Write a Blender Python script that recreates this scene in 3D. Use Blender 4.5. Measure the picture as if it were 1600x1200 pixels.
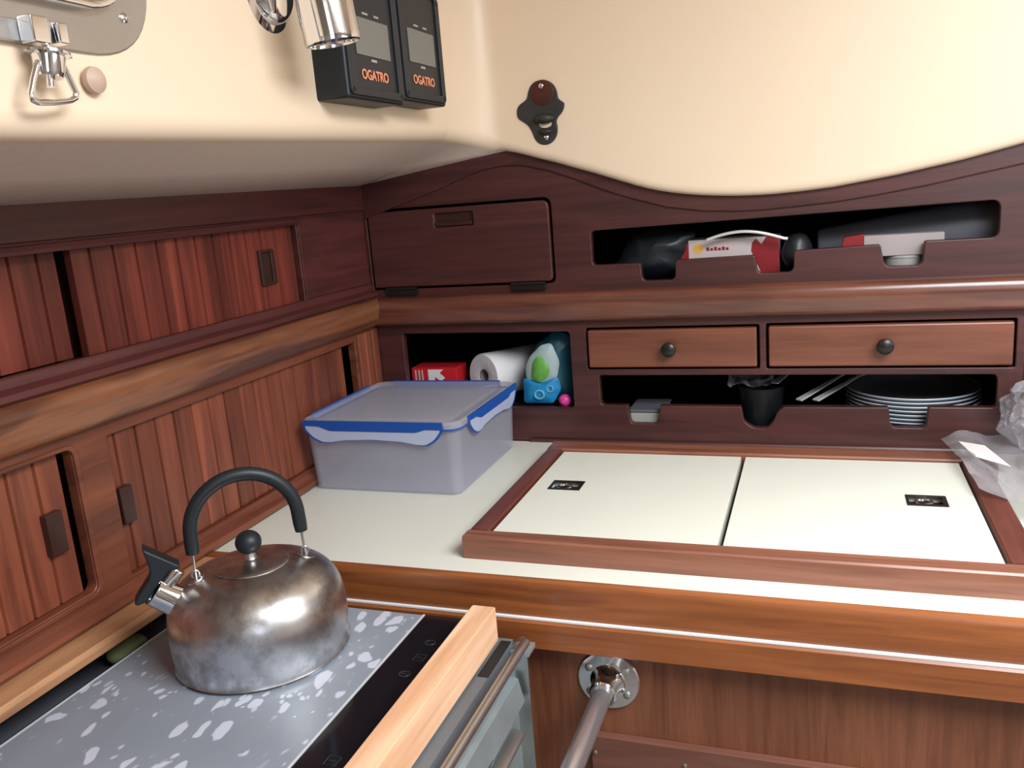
import bpy, bmesh, math, random
from mathutils import Vector, Matrix, noise
random.seed(7)
PI = math.pi
for o in list(bpy.data.objects):
    bpy.data.objects.remove(o)
SC = bpy.context.scene
COL = SC.collection

# ------------------------------------------------------------------ camera
CAMR = [[0.9402267575, 0.0009925232, -0.3405475921],
        [0.3313421818, -0.2336191642, 0.9141304297],
        [-0.0786510514, -0.9723276657, -0.2199838454]]   # rows: world x, y, z against camera right, down, forward
FPX = 1329.603
CAM = Vector((0.82, -1.45, 1.3592))
cd = bpy.data.cameras.new('camera')
cam = bpy.data.objects.new('camera', cd)
COL.objects.link(cam)
SC.camera = cam
cd.sensor_width = 36.0
cd.lens = FPX / 1600 * 36.0
cd.clip_start = 0.02
R3 = Matrix([[r[0], -r[1], -r[2]] for r in CAMR])
cam.matrix_world = Matrix.Translation(CAM) @ R3.to_4x4()

def at(u, v, ax, val):
    """world point where the sight line of photo point (u, v) meets the real plane axis=val"""
    c = ((u - 800) / FPX, (v - 600) / FPX, 1.0)
    r = Vector([sum(CAMR[i][k] * c[k] for k in range(3)) for i in range(3)])
    return CAM + r * ((val - CAM[ax]) / r[ax])

# ------------------------------------------------------------------ light
SC.view_settings.view_transform = 'Standard'
SC.view_settings.look = 'None'
SC.view_settings.gamma = 1.0
SC.view_settings.use_curve_mapping = False
SC.view_settings.exposure = 0.12
W = bpy.data.worlds.new('world')
SC.world = W
W.use_nodes = True
W.node_tree.nodes['Background'].inputs[0].default_value = (0.80, 0.88, 1.0, 1)
W.node_tree.nodes['Background'].inputs[1].default_value = 1.0

def area(name, loc, target, sx, sy, power, color):
    l = bpy.data.lights.new(name, 'AREA')
    l.shape = 'RECTANGLE'
    l.size, l.size_y = sx, sy
    l.energy = power
    l.color = color
    o = bpy.data.objects.new(name, l)
    COL.objects.link(o)
    o.location = loc
    o.rotation_euler = (Vector(target) - Vector(loc)).to_track_quat('-Z', 'Y').to_euler()
    return o
area('hatch_daylight', (1.42, -1.12, 1.93), (1.34, -1.08, 0), 0.84, 0.84, 42, (0.95, 0.98, 1.0))
area('companionway_daylight', (1.75, -2.93, 1.45), (0.6, -0.2, 1.1), 0.70, 1.00, 5, (0.90, 0.95, 1.0))
area('saloon_portlight_daylight', (2.54, -0.95, 1.58), (0.3, -0.75, 1.35), 0.9, 0.28, 5, (1.0, 0.96, 0.90))

# ------------------------------------------------------------------ materials
def nmat(name):
    m = bpy.data.materials.new(name)
    m.use_nodes = True
    nt = m.node_tree
    return m, nt, nt.nodes['Principled BSDF']

def plain(name, col, rough=0.5, metal=0.0, coat=0.0, bump=0.0, bscale=200, trans=0.0, alpha=1.0, ior=1.45, spec=0.5, vary=0.0, vscale=8):
    m, nt, b = nmat(name)
    b.inputs['Base Color'].default_value = (*col, 1)
    b.inputs['Roughness'].default_value = rough
    b.inputs['Metallic'].default_value = metal
    b.inputs['Coat Weight'].default_value = coat
    b.inputs['Coat Roughness'].default_value = 0.15
    b.inputs['Transmission Weight'].default_value = trans
    b.inputs['Alpha'].default_value = alpha
    b.inputs['IOR'].default_value = ior
    b.inputs['Specular IOR Level'].default_value = spec
    N, L = nt.nodes, nt.links
    tc = N.new('ShaderNodeTexCoord')
    if bump:
        n = N.new('ShaderNodeTexNoise'); n.inputs['Scale'].default_value = bscale
        L.new(tc.outputs['Object'], n.inputs['Vector'])
        bp = N.new('ShaderNodeBump'); bp.inputs['Strength'].default_value = bump; bp.inputs['Distance'].default_value = 0.001
        L.new(n.outputs['Fac'], bp.inputs['Height']); L.new(bp.outputs['Normal'], b.inputs['Normal'])
    n = N.new('ShaderNodeTexNoise'); n.inputs['Scale'].default_value = vscale; n.inputs['Detail'].default_value = 4
    L.new(tc.outputs['Object'], n.inputs['Vector'])
    mr = N.new('ShaderNodeMapRange'); mr.inputs['To Min'].default_value = 1 - vary; mr.inputs['To Max'].default_value = 1 + vary
    L.new(n.outputs['Fac'], mr.inputs['Value'])
    mx = N.new('ShaderNodeMix'); mx.data_type = 'RGBA'; mx.blend_type = 'MULTIPLY'; mx.inputs['Factor'].default_value = 1
    mx.inputs[6].default_value = (*col, 1)
    L.new(mr.outputs['Result'], mx.inputs[7]); L.new(mx.outputs[2], b.inputs['Base Color'])
    return m

def wood(name, c1, c2, axis=0, rough=0.35, coat=0.35, scale=1.0, fig=0.5, pitch=0.0, paxis=1, pvar=0.35, contrast=1.0, dark=None):
    """varnished timber; grain runs along axis (0 x, 1 y, 2 z)"""
    m, nt, b = nmat(name)
    N, L = nt.nodes, nt.links
    tc = N.new('ShaderNodeTexCoord')
    mp = N.new('ShaderNodeMapping')
    s = [60 * scale] * 3; s[axis] = 3.0 * scale
    mp.inputs['Scale'].default_value = s
    L.new(tc.outputs['Object'], mp.inputs['Vector'])
    n1 = N.new('ShaderNodeTexNoise'); n1.inputs['Scale'].default_value = 1.0; n1.inputs['Detail'].default_value = 6; n1.inputs['Roughness'].default_value = 0.65
    n1.inputs['Distortion'].default_value = 0.6
    L.new(mp.outputs[0], n1.inputs['Vector'])
    mp2 = N.new('ShaderNodeMapping')
    s = [14 * scale] * 3; s[axis] = 1.6 * scale
    mp2.inputs['Scale'].default_value = s
    L.new(tc.outputs['Object'], mp2.inputs['Vector'])
    n2 = N.new('ShaderNodeTexNoise'); n2.inputs['Scale'].default_value = 1.0; n2.inputs['Detail'].default_value = 3
    n2.inputs['Distortion'].default_value = 1.2
    L.new(mp2.outputs[0], n2.inputs['Vector'])
    # ring figure
    mu = N.new('ShaderNodeMath'); mu.operation = 'MULTIPLY'; mu.inputs[1].default_value = 26
    L.new(n2.outputs['Fac'], mu.inputs[0])
    sn = N.new('ShaderNodeMath'); sn.operation = 'SINE'
    L.new(mu.outputs[0], sn.inputs[0])
    m2 = N.new('ShaderNodeMath'); m2.operation = 'MULTIPLY_ADD'; m2.inputs[1].default_value = 0.10 * fig; m2.inputs[2].default_value = 0.0
    L.new(sn.outputs[0], m2.inputs[0])
    a1 = N.new('ShaderNodeMath'); a1.operation = 'ADD'
    L.new(n1.outputs['Fac'], a1.inputs[0]); L.new(m2.outputs[0], a1.inputs[1])
    a2 = N.new('ShaderNodeMath'); a2.operation = 'MULTIPLY_ADD'; a2.inputs[1].default_value = 0.5; 
    L.new(n2.outputs['Fac'], a2.inputs[0]); L.new(a1.outputs[0], a2.inputs[2])
    rp = N.new('ShaderNodeMapRange'); rp.inputs['From Min'].default_value = 0.75 - 0.27 / contrast; rp.inputs['From Max'].default_value = 0.75 + 0.27 / contrast
    L.new(a2.outputs[0], rp.inputs['Value'])
    mx = N.new('ShaderNodeMix'); mx.data_type = 'RGBA'
    mx.inputs[6].default_value = (*c1, 1); mx.inputs[7].default_value = (*c2, 1)
    L.new(rp.outputs['Result'], mx.inputs['Factor'])
    out = mx.outputs[2]
    if pitch:
        sp = N.new('ShaderNodeSeparateXYZ'); L.new(tc.outputs['Object'], sp.inputs[0])
        dv = N.new('ShaderNodeMath'); dv.operation = 'DIVIDE'; dv.inputs[1].default_value = pitch
        L.new(sp.outputs[paxis], dv.inputs[0])
        fl = N.new('ShaderNodeMath'); fl.operation = 'FLOOR'; L.new(dv.outputs[0], fl.inputs[0])
        wn = N.new('ShaderNodeTexWhiteNoise'); wn.noise_dimensions = '1D'; L.new(fl.outputs[0], wn.inputs['W'])
        r2 = N.new('ShaderNodeMapRange'); r2.inputs['To Min'].default_value = 1 - pvar; r2.inputs['To Max'].default_value = 1 + pvar
        L.new(wn.outputs['Value'], r2.inputs['Value'])
        mm = N.new('ShaderNodeMix'); mm.data_type = 'RGBA'; mm.blend_type = 'MULTIPLY'; mm.inputs['Factor'].default_value = 1
        L.new(out, mm.inputs[6]); L.new(r2.outputs['Result'], mm.inputs[7]); out = mm.outputs[2]
    L.new(out, b.inputs['Base Color'])
    b.inputs['Roughness'].default_value = rough
    b.inputs['Coat Weight'].default_value = coat
    b.inputs['Coat Roughness'].default_value = 0.22
    bp = N.new('ShaderNodeBump'); bp.inputs['Strength'].default_value = 0.12; bp.inputs['Distance'].default_value = 0.0008
    L.new(n1.outputs['Fac'], bp.inputs['Height']); L.new(bp.outputs['Normal'], b.inputs['Normal'])
    return m

M_ = {}
M_['cream'] = plain('cream_gelcoat', (0.82, 0.655, 0.49), rough=0.42, coat=0.08, vary=0.03, vscale=5)
M_['vinyl'] = plain('side_deck_lining', (0.78, 0.66, 0.57), rough=0.75, bump=0.35, bscale=500, vary=0.05, vscale=60)
M_['mah_x'] = wood('mahogany_x', (0.034, 0.0095, 0.0095), (0.092, 0.025, 0.022), 0, fig=0.5, rough=0.45, coat=0.15)
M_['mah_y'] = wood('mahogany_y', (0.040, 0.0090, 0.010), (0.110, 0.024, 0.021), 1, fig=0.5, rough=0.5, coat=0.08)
M_['mah_z'] = wood('mahogany_z', (0.090, 0.025, 0.014), (0.27, 0.085, 0.040), 2, fig=0.5)
M_['rail_x'] = wood('teak_rail_x', (0.080, 0.024, 0.016), (0.195, 0.066, 0.040), 0, rough=0.28, coat=0.5, fig=0.9)
M_['rail_y'] = wood('teak_rail_y', (0.090, 0.030, 0.016), (0.250, 0.092, 0.042), 1, rough=0.32, coat=0.4, fig=1.4, contrast=1.2)
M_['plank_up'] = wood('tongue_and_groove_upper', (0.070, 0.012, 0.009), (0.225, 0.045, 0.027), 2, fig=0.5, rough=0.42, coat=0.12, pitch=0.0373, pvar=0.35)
M_['plank_low'] = wood('tongue_and_groove_lower', (0.100, 0.024, 0.014), (0.275, 0.078, 0.039), 2, fig=0.5, rough=0.42, coat=0.12, pitch=0.0353, pvar=0.25)
M_['low_y'] = wood('lower_cabinet_frame', (0.085, 0.023, 0.013), (0.230, 0.068, 0.034), 1, fig=0.8, rough=0.42, coat=0.15)
M_['drawer'] = wood('drawer_front', (0.105, 0.032, 0.018), (0.235, 0.078, 0.042), 0, rough=0.4, fig=0.4)
M_['trim_x'] = wood('counter_trim', (0.155, 0.043, 0.014), (0.360, 0.116, 0.034), 0, rough=0.35, fig=0.7)
M_['fiddle_x'] = wood('hatch_fiddle_x', (0.125, 0.042, 0.026), (0.31, 0.120, 0.070), 0, rough=0.4, fig=0.7)
M_['fiddle_y'] = wood('hatch_fiddle_y', (0.080, 0.020, 0.014), (0.20, 0.052, 0.033), 1, rough=0.4, fig=0.5)
M_['panel_z'] = wood('front_panel_veneer', (0.125, 0.040, 0.019), (0.265, 0.098, 0.048), 2, rough=0.45, coat=0.15, fig=0.3, scale=1.5)
M_['board_x'] = wood('lower_board', (0.110, 0.040, 0.028), (0.20, 0.080, 0.055), 0, rough=0.5, coat=0.1)
M_['pine'] = wood('pine_batten', (0.62, 0.32, 0.17), (0.84, 0.56, 0.37), 1, rough=0.5, coat=0.05, fig=0.9, scale=0.8)
M_['pine_ledge'] = wood('pine_ledge', (0.24, 0.105, 0.048), (0.50, 0.26, 0.13), 1, rough=0.5, coat=0.1, fig=1.2, scale=0.8)
M_['handle_wood'] = plain('dark_wood_pull', (0.040, 0.014, 0.011), 0.4, coat=0.3, vary=0.3, vscale=40)
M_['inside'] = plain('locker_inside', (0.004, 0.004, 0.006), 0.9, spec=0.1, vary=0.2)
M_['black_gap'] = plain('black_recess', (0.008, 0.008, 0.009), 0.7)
M_['laminate'] = plain('cream_laminate', (0.74, 0.76, 0.68), rough=0.32, coat=0.0, vary=0.03, vscale=14)
M_['chrome'] = plain('chrome', (0.78, 0.78, 0.80), 0.08, 1.0, vary=0.03)
M_['steel'] = plain('satin_steel', (0.50, 0.50, 0.50), 0.36, 1.0, vary=0.10, vscale=30)
M_['steel_bright'] = plain('bright_satin_steel', (0.80, 0.80, 0.80), 0.35, 0.55)
M_['dull_steel'] = plain('dull_steel', (0.36, 0.42, 0.44), 0.34, 0.6, bump=0.3, bscale=60, vary=0.35, vscale=16)
M_['brushed'] = plain('portlight_steel', (0.50, 0.47, 0.44), 0.42, 1.0, vary=0.06, vscale=60)
M_['black_plastic'] = plain('black_plastic', (0.010, 0.014, 0.020), 0.42, vary=0.1)
M_['grip'] = plain('black_grip', (0.012, 0.016, 0.020), 0.45, vary=0.1)
M_['lcd'] = plain('grey_display', (0.17, 0.17, 0.155), 0.25, vary=0.03)
M_['orange'] = plain('orange_print', (0.85, 0.30, 0.16), 0.5)
M_['iron'] = plain('cast_iron', (0.045, 0.045, 0.045), 0.5, 0.4, bump=0.8, bscale=350, vary=0.4, vscale=60)
M_['rust'] = plain('rusty_iron', (0.07, 0.018, 0.012), 0.5, 0.2, bump=0.6, bscale=300, vary=0.4, vscale=60)
M_['tan'] = plain('tan_plug', (0.52, 0.37, 0.29), 0.5)
M_['knob'] = plain('bronze_knob', (0.035, 0.035, 0.035), 0.32, 0.7)
M_['white'] = plain('white_print_and_lit_edge', (0.80, 0.80, 0.80), 0.5)
M_['red'] = plain('red_carton', (0.60, 0.02, 0.03), 0.4)
M_['red_dark'] = plain('dark_red_carton', (0.25, 0.015, 0.02), 0.4)
M_['paper'] = plain('kitchen_paper', (0.80, 0.79, 0.82), 0.9, bump=0.6, bscale=260)
M_['cardboard'] = plain('cardboard_core', (0.30, 0.25, 0.22), 0.9)
M_['blue_bag'] = plain('blue_wrapper', (0.02, 0.25, 0.55), 0.3, vary=0.35, vscale=30)
M_['light_blue'] = plain('light_blue_print', (0.12, 0.45, 0.62), 0.4)
M_['teal_bag'] = plain('teal_wrapper', (0.02, 0.10, 0.15), 0.35, vary=0.4, vscale=20)
M_['pale_bag'] = plain('pale_wrapper', (0.38, 0.50, 0.50), 0.35, vary=0.15)
M_['green'] = plain('green_print', (0.12, 0.36, 0.06), 0.4, vary=0.3, vscale=60)
M_['pink'] = plain('pink_plastic', (0.75, 0.06, 0.33), 0.35)
M_['plate'] = plain('grey_stoneware', (0.20, 0.20, 0.23), 0.35, vary=0.08)
M_['plate_rim'] = plain('pale_plate_rim', (0.50, 0.56, 0.62), 0.4)
M_['black_cloth'] = plain('black_vinyl', (0.014, 0.017, 0.022), 0.4, bump=0.4, bscale=40, vary=0.3)
M_['black_pot'] = plain('black_pot', (0.006, 0.007, 0.009), 0.35)
M_['grey_enamel'] = plain('grey_enamel', (0.13, 0.145, 0.16), 0.45, 0.2, vary=0.3)
M_['rail_steel'] = plain('polished_rail', (0.55, 0.54, 0.58), 0.24, 0.85)
M_['grey_pan'] = plain('grey_nonstick', (0.12, 0.125, 0.15), 0.42, vary=0.1)
M_['tub'] = plain('grey_tub', (0.36, 0.36, 0.35), 0.45)
M_['carton_white'] = plain('white_carton', (0.55, 0.48, 0.47), 0.5)
M_['carton_dull'] = plain('dull_white_carton', (0.36, 0.31, 0.31), 0.5)
M_['yellow'] = plain('yellow_print', (0.75, 0.42, 0.08), 0.5)
M_['clip_blue'] = plain('blue_seal', (0.010, 0.075, 0.36), 0.35)
M_['clip'] = plain('clear_blue_clip', (0.55, 0.62, 0.82), 0.25, trans=0.25, vary=0.03)
M_['veg'] = plain('green_vegetable', (0.22, 0.25, 0.12), 0.6, vary=0.25)
M_['glassy'] = plain('black_glass', (0.006, 0.007, 0.010), 0.08, coat=0.6)
M_['icon'] = plain('grey_print', (0.022, 0.025, 0.030), 0.4)
M_['stove_side'] = plain('stove_side', (0.04, 0.045, 0.05), 0.5, 0.3)
M_['foil_line'] = plain('pale_edge', (0.55, 0.57, 0.60), 0.4)
M_['sole'] = plain('cabin_sole', (0.26, 0.24, 0.22), 0.5, vary=0.2)
M_['far_wood'] = plain('saloon_lining', (0.42, 0.38, 0.34), 0.6, vary=0.1)
M_['glass'] = plain('portlight_glass', (0.75, 0.80, 0.82), 0.05, trans=0.6)
M_['brass'] = plain('screw_head', (0.45, 0.38, 0.34), 0.35, 1.0)

def box_plastic(name, clear):
    m, nt, b = nmat(name)
    N, L = nt.nodes, nt.links
    out = N['Material Output']
    b.inputs['Base Color'].default_value = (0.76, 0.77, 0.84, 1)
    b.inputs['Roughness'].default_value = 0.3
    tr = N.new('ShaderNodeBsdfTransparent'); tr.inputs[0].default_value = (0.93, 0.93, 0.97, 1)
    tl = N.new('ShaderNodeBsdfTranslucent'); tl.inputs[0].default_value = (0.80, 0.81, 0.88, 1)
    m1 = N.new('ShaderNodeMixShader'); m1.inputs[0].default_value = 0.40
    L.new(b.outputs[0], m1.inputs[1]); L.new(tl.outputs[0], m1.inputs[2])
    m2 = N.new('ShaderNodeMixShader'); m2.inputs[0].default_value = clear
    L.new(m1.outputs[0], m2.inputs[1]); L.new(tr.outputs[0], m2.inputs[2])
    L.new(m2.outputs[0], out.inputs[0])
    return m
M_['box'] = box_plastic('milky_polypropylene', 0.70)
M_['box_lid'] = box_plastic('milky_lid', 0.55)

def film(name, a, col):
    m, nt, b = nmat(name)
    N, L = nt.nodes, nt.links
    b.inputs['Base Color'].default_value = (*col, 1)
    b.inputs['Roughness'].default_value = 0.08
    b.inputs['Specular IOR Level'].default_value = 1.0
    b.inputs['Coat Weight'].default_value = 1.0
    b.inputs['Coat Roughness'].default_value = 0.05
    tr = N.new('ShaderNodeBsdfTransparent'); tr.inputs[0].default_value = (0.93, 0.93, 0.95, 1)
    m2 = N.new('ShaderNodeMixShader'); m2.inputs[0].default_value = a
    L.new(b.outputs[0], m2.inputs[1]); L.new(tr.outputs[0], m2.inputs[2])
    L.new(m2.outputs[0], N['Material Output'].inputs[0])
    return m
M_['film'] = film('clear_film', 0.50, (0.55, 0.54, 0.58))
M_['film_dense'] = film('crumpled_film', 0.55, (0.42, 0.41, 0.45))

def hob_mat():
    m, nt, b = nmat('slate_film_with_pale_flecks')
    N, L = nt.nodes, nt.links
    tc = N.new('ShaderNodeTexCoord')
    mp = N.new('ShaderNodeMapping'); mp.inputs['Scale'].default_value = (1, 0.55, 1); mp.inputs['Rotation'].default_value = (0, 0, 0.25)
    L.new(tc.outputs['Object'], mp.inputs['Vector'])
    vo = N.new('ShaderNodeTexVoronoi'); vo.inputs['Scale'].default_value = 62; vo.inputs['Randomness'].default_value = 1
    nz = N.new('ShaderNodeTexNoise'); nz.inputs['Scale'].default_value = 26; nz.inputs['Detail'].default_value = 3
    L.new(mp.outputs[0], nz.inputs['Vector'])
    mxv = N.new('ShaderNodeVectorMath'); mxv.operation = 'MULTIPLY_ADD'
    mxv.inputs[1].default_value = (0.034, 0.034, 0.034)
    L.new(nz.outputs['Color'], mxv.inputs[0]); L.new(mp.outputs[0], mxv.inputs[2])
    L.new(mxv.outputs[0], vo.inputs['Vector'])
    # fleck radius depends on the cell
    sp = N.new('ShaderNodeSeparateColor'); L.new(vo.outputs['Color'], sp.inputs[0])
    rr = N.new('ShaderNodeMapRange'); rr.inputs['From Min'].default_value = -0.05; rr.inputs['From Max'].default_value = 1; rr.inputs['To Min'].default_value = 0.05; rr.inputs['To Max'].default_value = 0.52
    L.new(sp.outputs[0], rr.inputs['Value'])
    lt = N.new('ShaderNodeMath'); lt.operation = 'SUBTRACT'; L.new(rr.outputs[0], lt.inputs[0]); L.new(vo.outputs['Distance'], lt.inputs[1])
    st = N.new('ShaderNodeMapRange'); st.inputs['From Min'].default_value = 0.0; st.inputs['From Max'].default_value = 0.07
    L.new(lt.outputs[0], st.inputs['Value'])
    vo2 = N.new('ShaderNodeTexVoronoi'); vo2.inputs['Scale'].default_value = 120; L.new(mxv.outputs[0], vo2.inputs['Vector'])
    sp2 = N.new('ShaderNodeSeparateColor'); L.new(vo2.outputs['Color'], sp2.inputs[0])
    rr2 = N.new('ShaderNodeMapRange'); rr2.inputs['From Min'].default_value = 0.35; rr2.inputs['To Min'].default_value = 0.0; rr2.inputs['To Max'].default_value = 0.45
    L.new(sp2.outputs[0], rr2.inputs['Value'])
    lt2 = N.new('ShaderNodeMath'); lt2.operation = 'SUBTRACT'; L.new(rr2.outputs[0], lt2.inputs[0]); L.new(vo2.outputs['Distance'], lt2.inputs[1])
    st2 = N.new('ShaderNodeMapRange'); st2.inputs['From Max'].default_value = 0.10; L.new(lt2.outputs[0], st2.inputs['Value'])
    nk = N.new('ShaderNodeTexNoise'); nk.inputs['Scale'].default_value = 12; L.new(mp.outputs[0], nk.inputs['Vector'])
    km = N.new('ShaderNodeMapRange'); km.inputs['From Min'].default_value = 0.45; km.inputs['From Max'].default_value = 0.58; L.new(nk.outputs['Fac'], km.inputs['Value'])
    mk2 = N.new('ShaderNodeMath'); mk2.operation = 'MULTIPLY'; L.new(st2.outputs[0], mk2.inputs[0]); L.new(km.outputs[0], mk2.inputs[1])
    mxm = N.new('ShaderNodeMath'); mxm.operation = 'MAXIMUM'; L.new(st.outputs[0], mxm.inputs[0]); L.new(mk2.outputs[0], mxm.inputs[1])
    n3 = N.new('ShaderNodeTexNoise'); n3.inputs['Scale'].default_value = 9; n3.inputs['Detail'].default_value = 6
    L.new(mp.outputs[0], n3.inputs['Vector'])
    mx0 = N.new('ShaderNodeMix'); mx0.data_type = 'RGBA'
    mx0.inputs[6].default_value = (0.18, 0.205, 0.25, 1); mx0.inputs[7].default_value = (0.30, 0.335, 0.39, 1)
    L.new(n3.outputs['Fac'], mx0.inputs['Factor'])
    ff = N.new('ShaderNodeMath'); ff.operation = 'MULTIPLY'; ff.inputs[1].default_value = 0.75
    L.new(mxm.outputs[0], ff.inputs[0])
    mx = N.new('ShaderNodeMix'); mx.data_type = 'RGBA'
    mx.inputs[7].default_value = (0.62, 0.65, 0.76, 1)
    L.new(mx0.outputs[2], mx.inputs[6]); L.new(ff.outputs[0], mx.inputs['Factor'])
    L.new(mx.outputs[2], b.inputs['Base Color'])
    b.inputs['Roughness'].default_value = 0.38
    return m
M_['hob'] = hob_mat()

def kettle_mat():
    m, nt, b = nmat('stained_stainless')
    N, L = nt.nodes, nt.links
    tc = N.new('ShaderNodeTexCoord')
    n = N.new('ShaderNodeTexNoise'); n.inputs['Scale'].default_value = 22; n.inputs['Detail'].default_value = 7; n.inputs['Roughness'].default_value = 0.65
    L.new(tc.outputs['Object'], n.inputs['Vector'])
    n2 = N.new('ShaderNodeTexNoise'); n2.inputs['Scale'].default_value = 7; n2.inputs['Detail'].default_value = 3
    L.new(tc.outputs['Object'], n2.inputs['Vector'])
    rp = N.new('ShaderNodeValToRGB')
    rp.color_ramp.elements[0].position = 0.36; rp.color_ramp.elements[0].color = (0.20, 0.17, 0.16, 1)
    rp.color_ramp.elements[1].position = 0.56; rp.color_ramp.elements[1].color = (0.80, 0.80, 0.81, 1)
    L.new(n.outputs['Fac'], rp.inputs[0])
    rp2 = N.new('ShaderNodeValToRGB')
    rp2.color_ramp.elements[0].position = 0.40; rp2.color_ramp.elements[0].color = (0.74, 0.70, 0.66, 1)
    rp2.color_ramp.elements[1].position = 0.62; rp2.color_ramp.elements[1].color = (0.82, 0.84, 0.88, 1)
    L.new(n2.outputs['Fac'], rp2.inputs[0])
    mx = N.new('ShaderNodeMix'); mx.data_type = 'RGBA'; mx.blend_type = 'MULTIPLY'; mx.inputs['Factor'].default_value = 0.75
    L.new(rp2.outputs[0], mx.inputs[6]); L.new(rp.outputs[0], mx.inputs[7])
    L.new(mx.outputs[2], b.inputs['Base Color'])
    b.inputs['Metallic'].default_value = 1.0
    mr = N.new('ShaderNodeMapRange'); mr.inputs['To Min'].default_value = 0.42; mr.inputs['To Max'].default_value = 0.25
    L.new(n.outputs['Fac'], mr.inputs['Value']); L.new(mr.outputs[0], b.inputs['Roughness'])
    return m
M_['kettle'] = kettle_mat()

# ------------------------------------------------------------------ mesh helpers
X, Y, Z = Vector((1, 0, 0)), Vector((0, 1, 0)), Vector((0, 0, 1))
def frame(o, u, v, w):
    m = Matrix.Identity(4)
    for i in range(3):
        m[i][0], m[i][1], m[i][2], m[i][3] = u[i], v[i], w[i], o[i]
    return m
BACK = lambda y=0.0: frame((0, y, 0), X, Z, -Y)       # (x, z) -> faces the camera
LEFT = lambda x=0.0: frame((x, 0, 0), Y, Z, X)        # (y, z) -> faces inboard
FLAT = lambda z=0.0: frame((0, 0, z), X, Y, Z)

def add_box(bm, a, b, bev=0.0, seg=2):
    a, b = Vector(a), Vector(b)
    lo = Vector([min(a[i], b[i]) for i in range(3)]); hi = Vector([max(a[i], b[i]) for i in range(3)])
    r = bmesh.ops.create_cube(bm, size=1)
    vs = r['verts']
    for v in vs:
        v.co = Vector([(lo[i] + hi[i]) / 2 + v.co[i] * (hi[i] - lo[i]) for i in range(3)])
    if bev:
        es = list({e for v in vs for e in v.link_edges})
        bmesh.ops.bevel(bm, geom=es, offset=bev, segments=seg, affect='EDGES', profile=0.5)
    return vs

def box(a, b, bev=0.0, seg=2):
    bm = bmesh.new(); add_box(bm, a, b, bev, seg); return bm

def lathe(prof, n=48, mat=Matrix.Identity(4), bm=None, cap=True):
    bm = bm or bmesh.new()
    rings = []
    for r, z in prof:
        if r < 1e-6:
            rings.append([bm.verts.new(mat @ Vector((0, 0, z)))])
        else:
            rings.append([bm.verts.new(mat @ Vector((r * math.cos(2 * PI * i / n), r * math.sin(2 * PI * i / n), z))) for i in range(n)])
    for a, b in zip(rings, rings[1:]):
        for i in range(n):
            j = (i + 1) % n
            if len(a) == 1 and len(b) == 1: break
            if len(a) == 1: bm.faces.new((a[0], b[j], b[i]))
            elif len(b) == 1: bm.faces.new((a[i], a[j], b[0]))
            else: bm.faces.new((a[i], a[j], b[j], b[i]))
    if cap:
        if len(rings[0]) > 1: bm.faces.new(list(reversed(rings[0])))
        if len(rings[-1]) > 1: bm.faces.new(rings[-1])
    return bm

def axis_mat(p, d):
    d = Vector(d).normalized()
    return Matrix.Translation(Vector(p)) @ d.to_track_quat('Z', 'Y').to_matrix().to_4x4()

def sweep(pts, rad, n=12, closed=False, bm=None):
    bm = bm or bmesh.new()
    pts = [Vector(p) for p in pts]
    N = len(pts)
    rads = rad if isinstance(rad, (list, tuple)) else [rad] * N
    rings = []; up = None
    for i, p in enumerate(pts):
        if closed: t = pts[(i + 1) % N] - pts[i - 1]
        else: t = pts[min(i + 1, N - 1)] - pts[max(i - 1, 0)]
        t.normalize()
        if up is None:
            up = t.orthogonal().normalized()
        else:
            up = (up - t * up.dot(t)).normalized()
        s = t.cross(up)
        rings.append([bm.verts.new(p + (up * math.cos(2 * PI * k / n) + s * math.sin(2 * PI * k / n)) * rads[i]) for k in range(n)])
    rng = range(N) if closed else range(N - 1)
    for i in rng:
        a, b = rings[i], rings[(i + 1) % N]
        for k in range(n):
            l = (k + 1) % n
            bm.faces.new((a[k], a[l], b[l], b[k]))
    if not closed:
        bm.faces.new(list(reversed(rings[0]))); bm.faces.new(rings[-1])
    return bm

def prism(prof, p0, p1, au, av, bm=None):
    """2-D profile along axes au, av swept from p0 to p1"""
    bm = bm or bmesh.new()
    p0, p1, au, av = Vector(p0), Vector(p1), Vector(au), Vector(av)
    A = [bm.verts.new(p0 + au * a + av * b) for a, b in prof]
    B = [bm.verts.new(p1 + au * a + av * b) for a, b in prof]
    n = len(prof)
    for i in range(n):
        j = (i + 1) % n
        bm.faces.new((A[i], A[j], B[j], B[i]))
    bm.faces.new(list(reversed(A))); bm.faces.new(B)
    bmesh.ops.recalc_face_normals(bm, faces=bm.faces)
    return bm

def rounded(pts, r, seg=6):
    out = []
    n = len(pts)
    rs = r if isinstance(r, (list, tuple)) else [r] * n
    for i in range(n):
        p = Vector(pts[i]).to_2d(); a = Vector(pts[i - 1]).to_2d(); b = Vector(pts[(i + 1) % n]).to_2d()
        rr = rs[i]
        if rr <= 0: out.append(tuple(p)); continue
        da, db = (a - p), (b - p)
        k = min(rr, da.length * 0.49, db.length * 0.49)
        p0 = p + da.normalized() * k; p1 = p + db.normalized() * k
        for s in range(seg + 1):
            t = s / seg
            out.append(tuple(p0 * (1 - t) ** 2 + p * 2 * t * (1 - t) + p1 * t ** 2))
    return out

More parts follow.
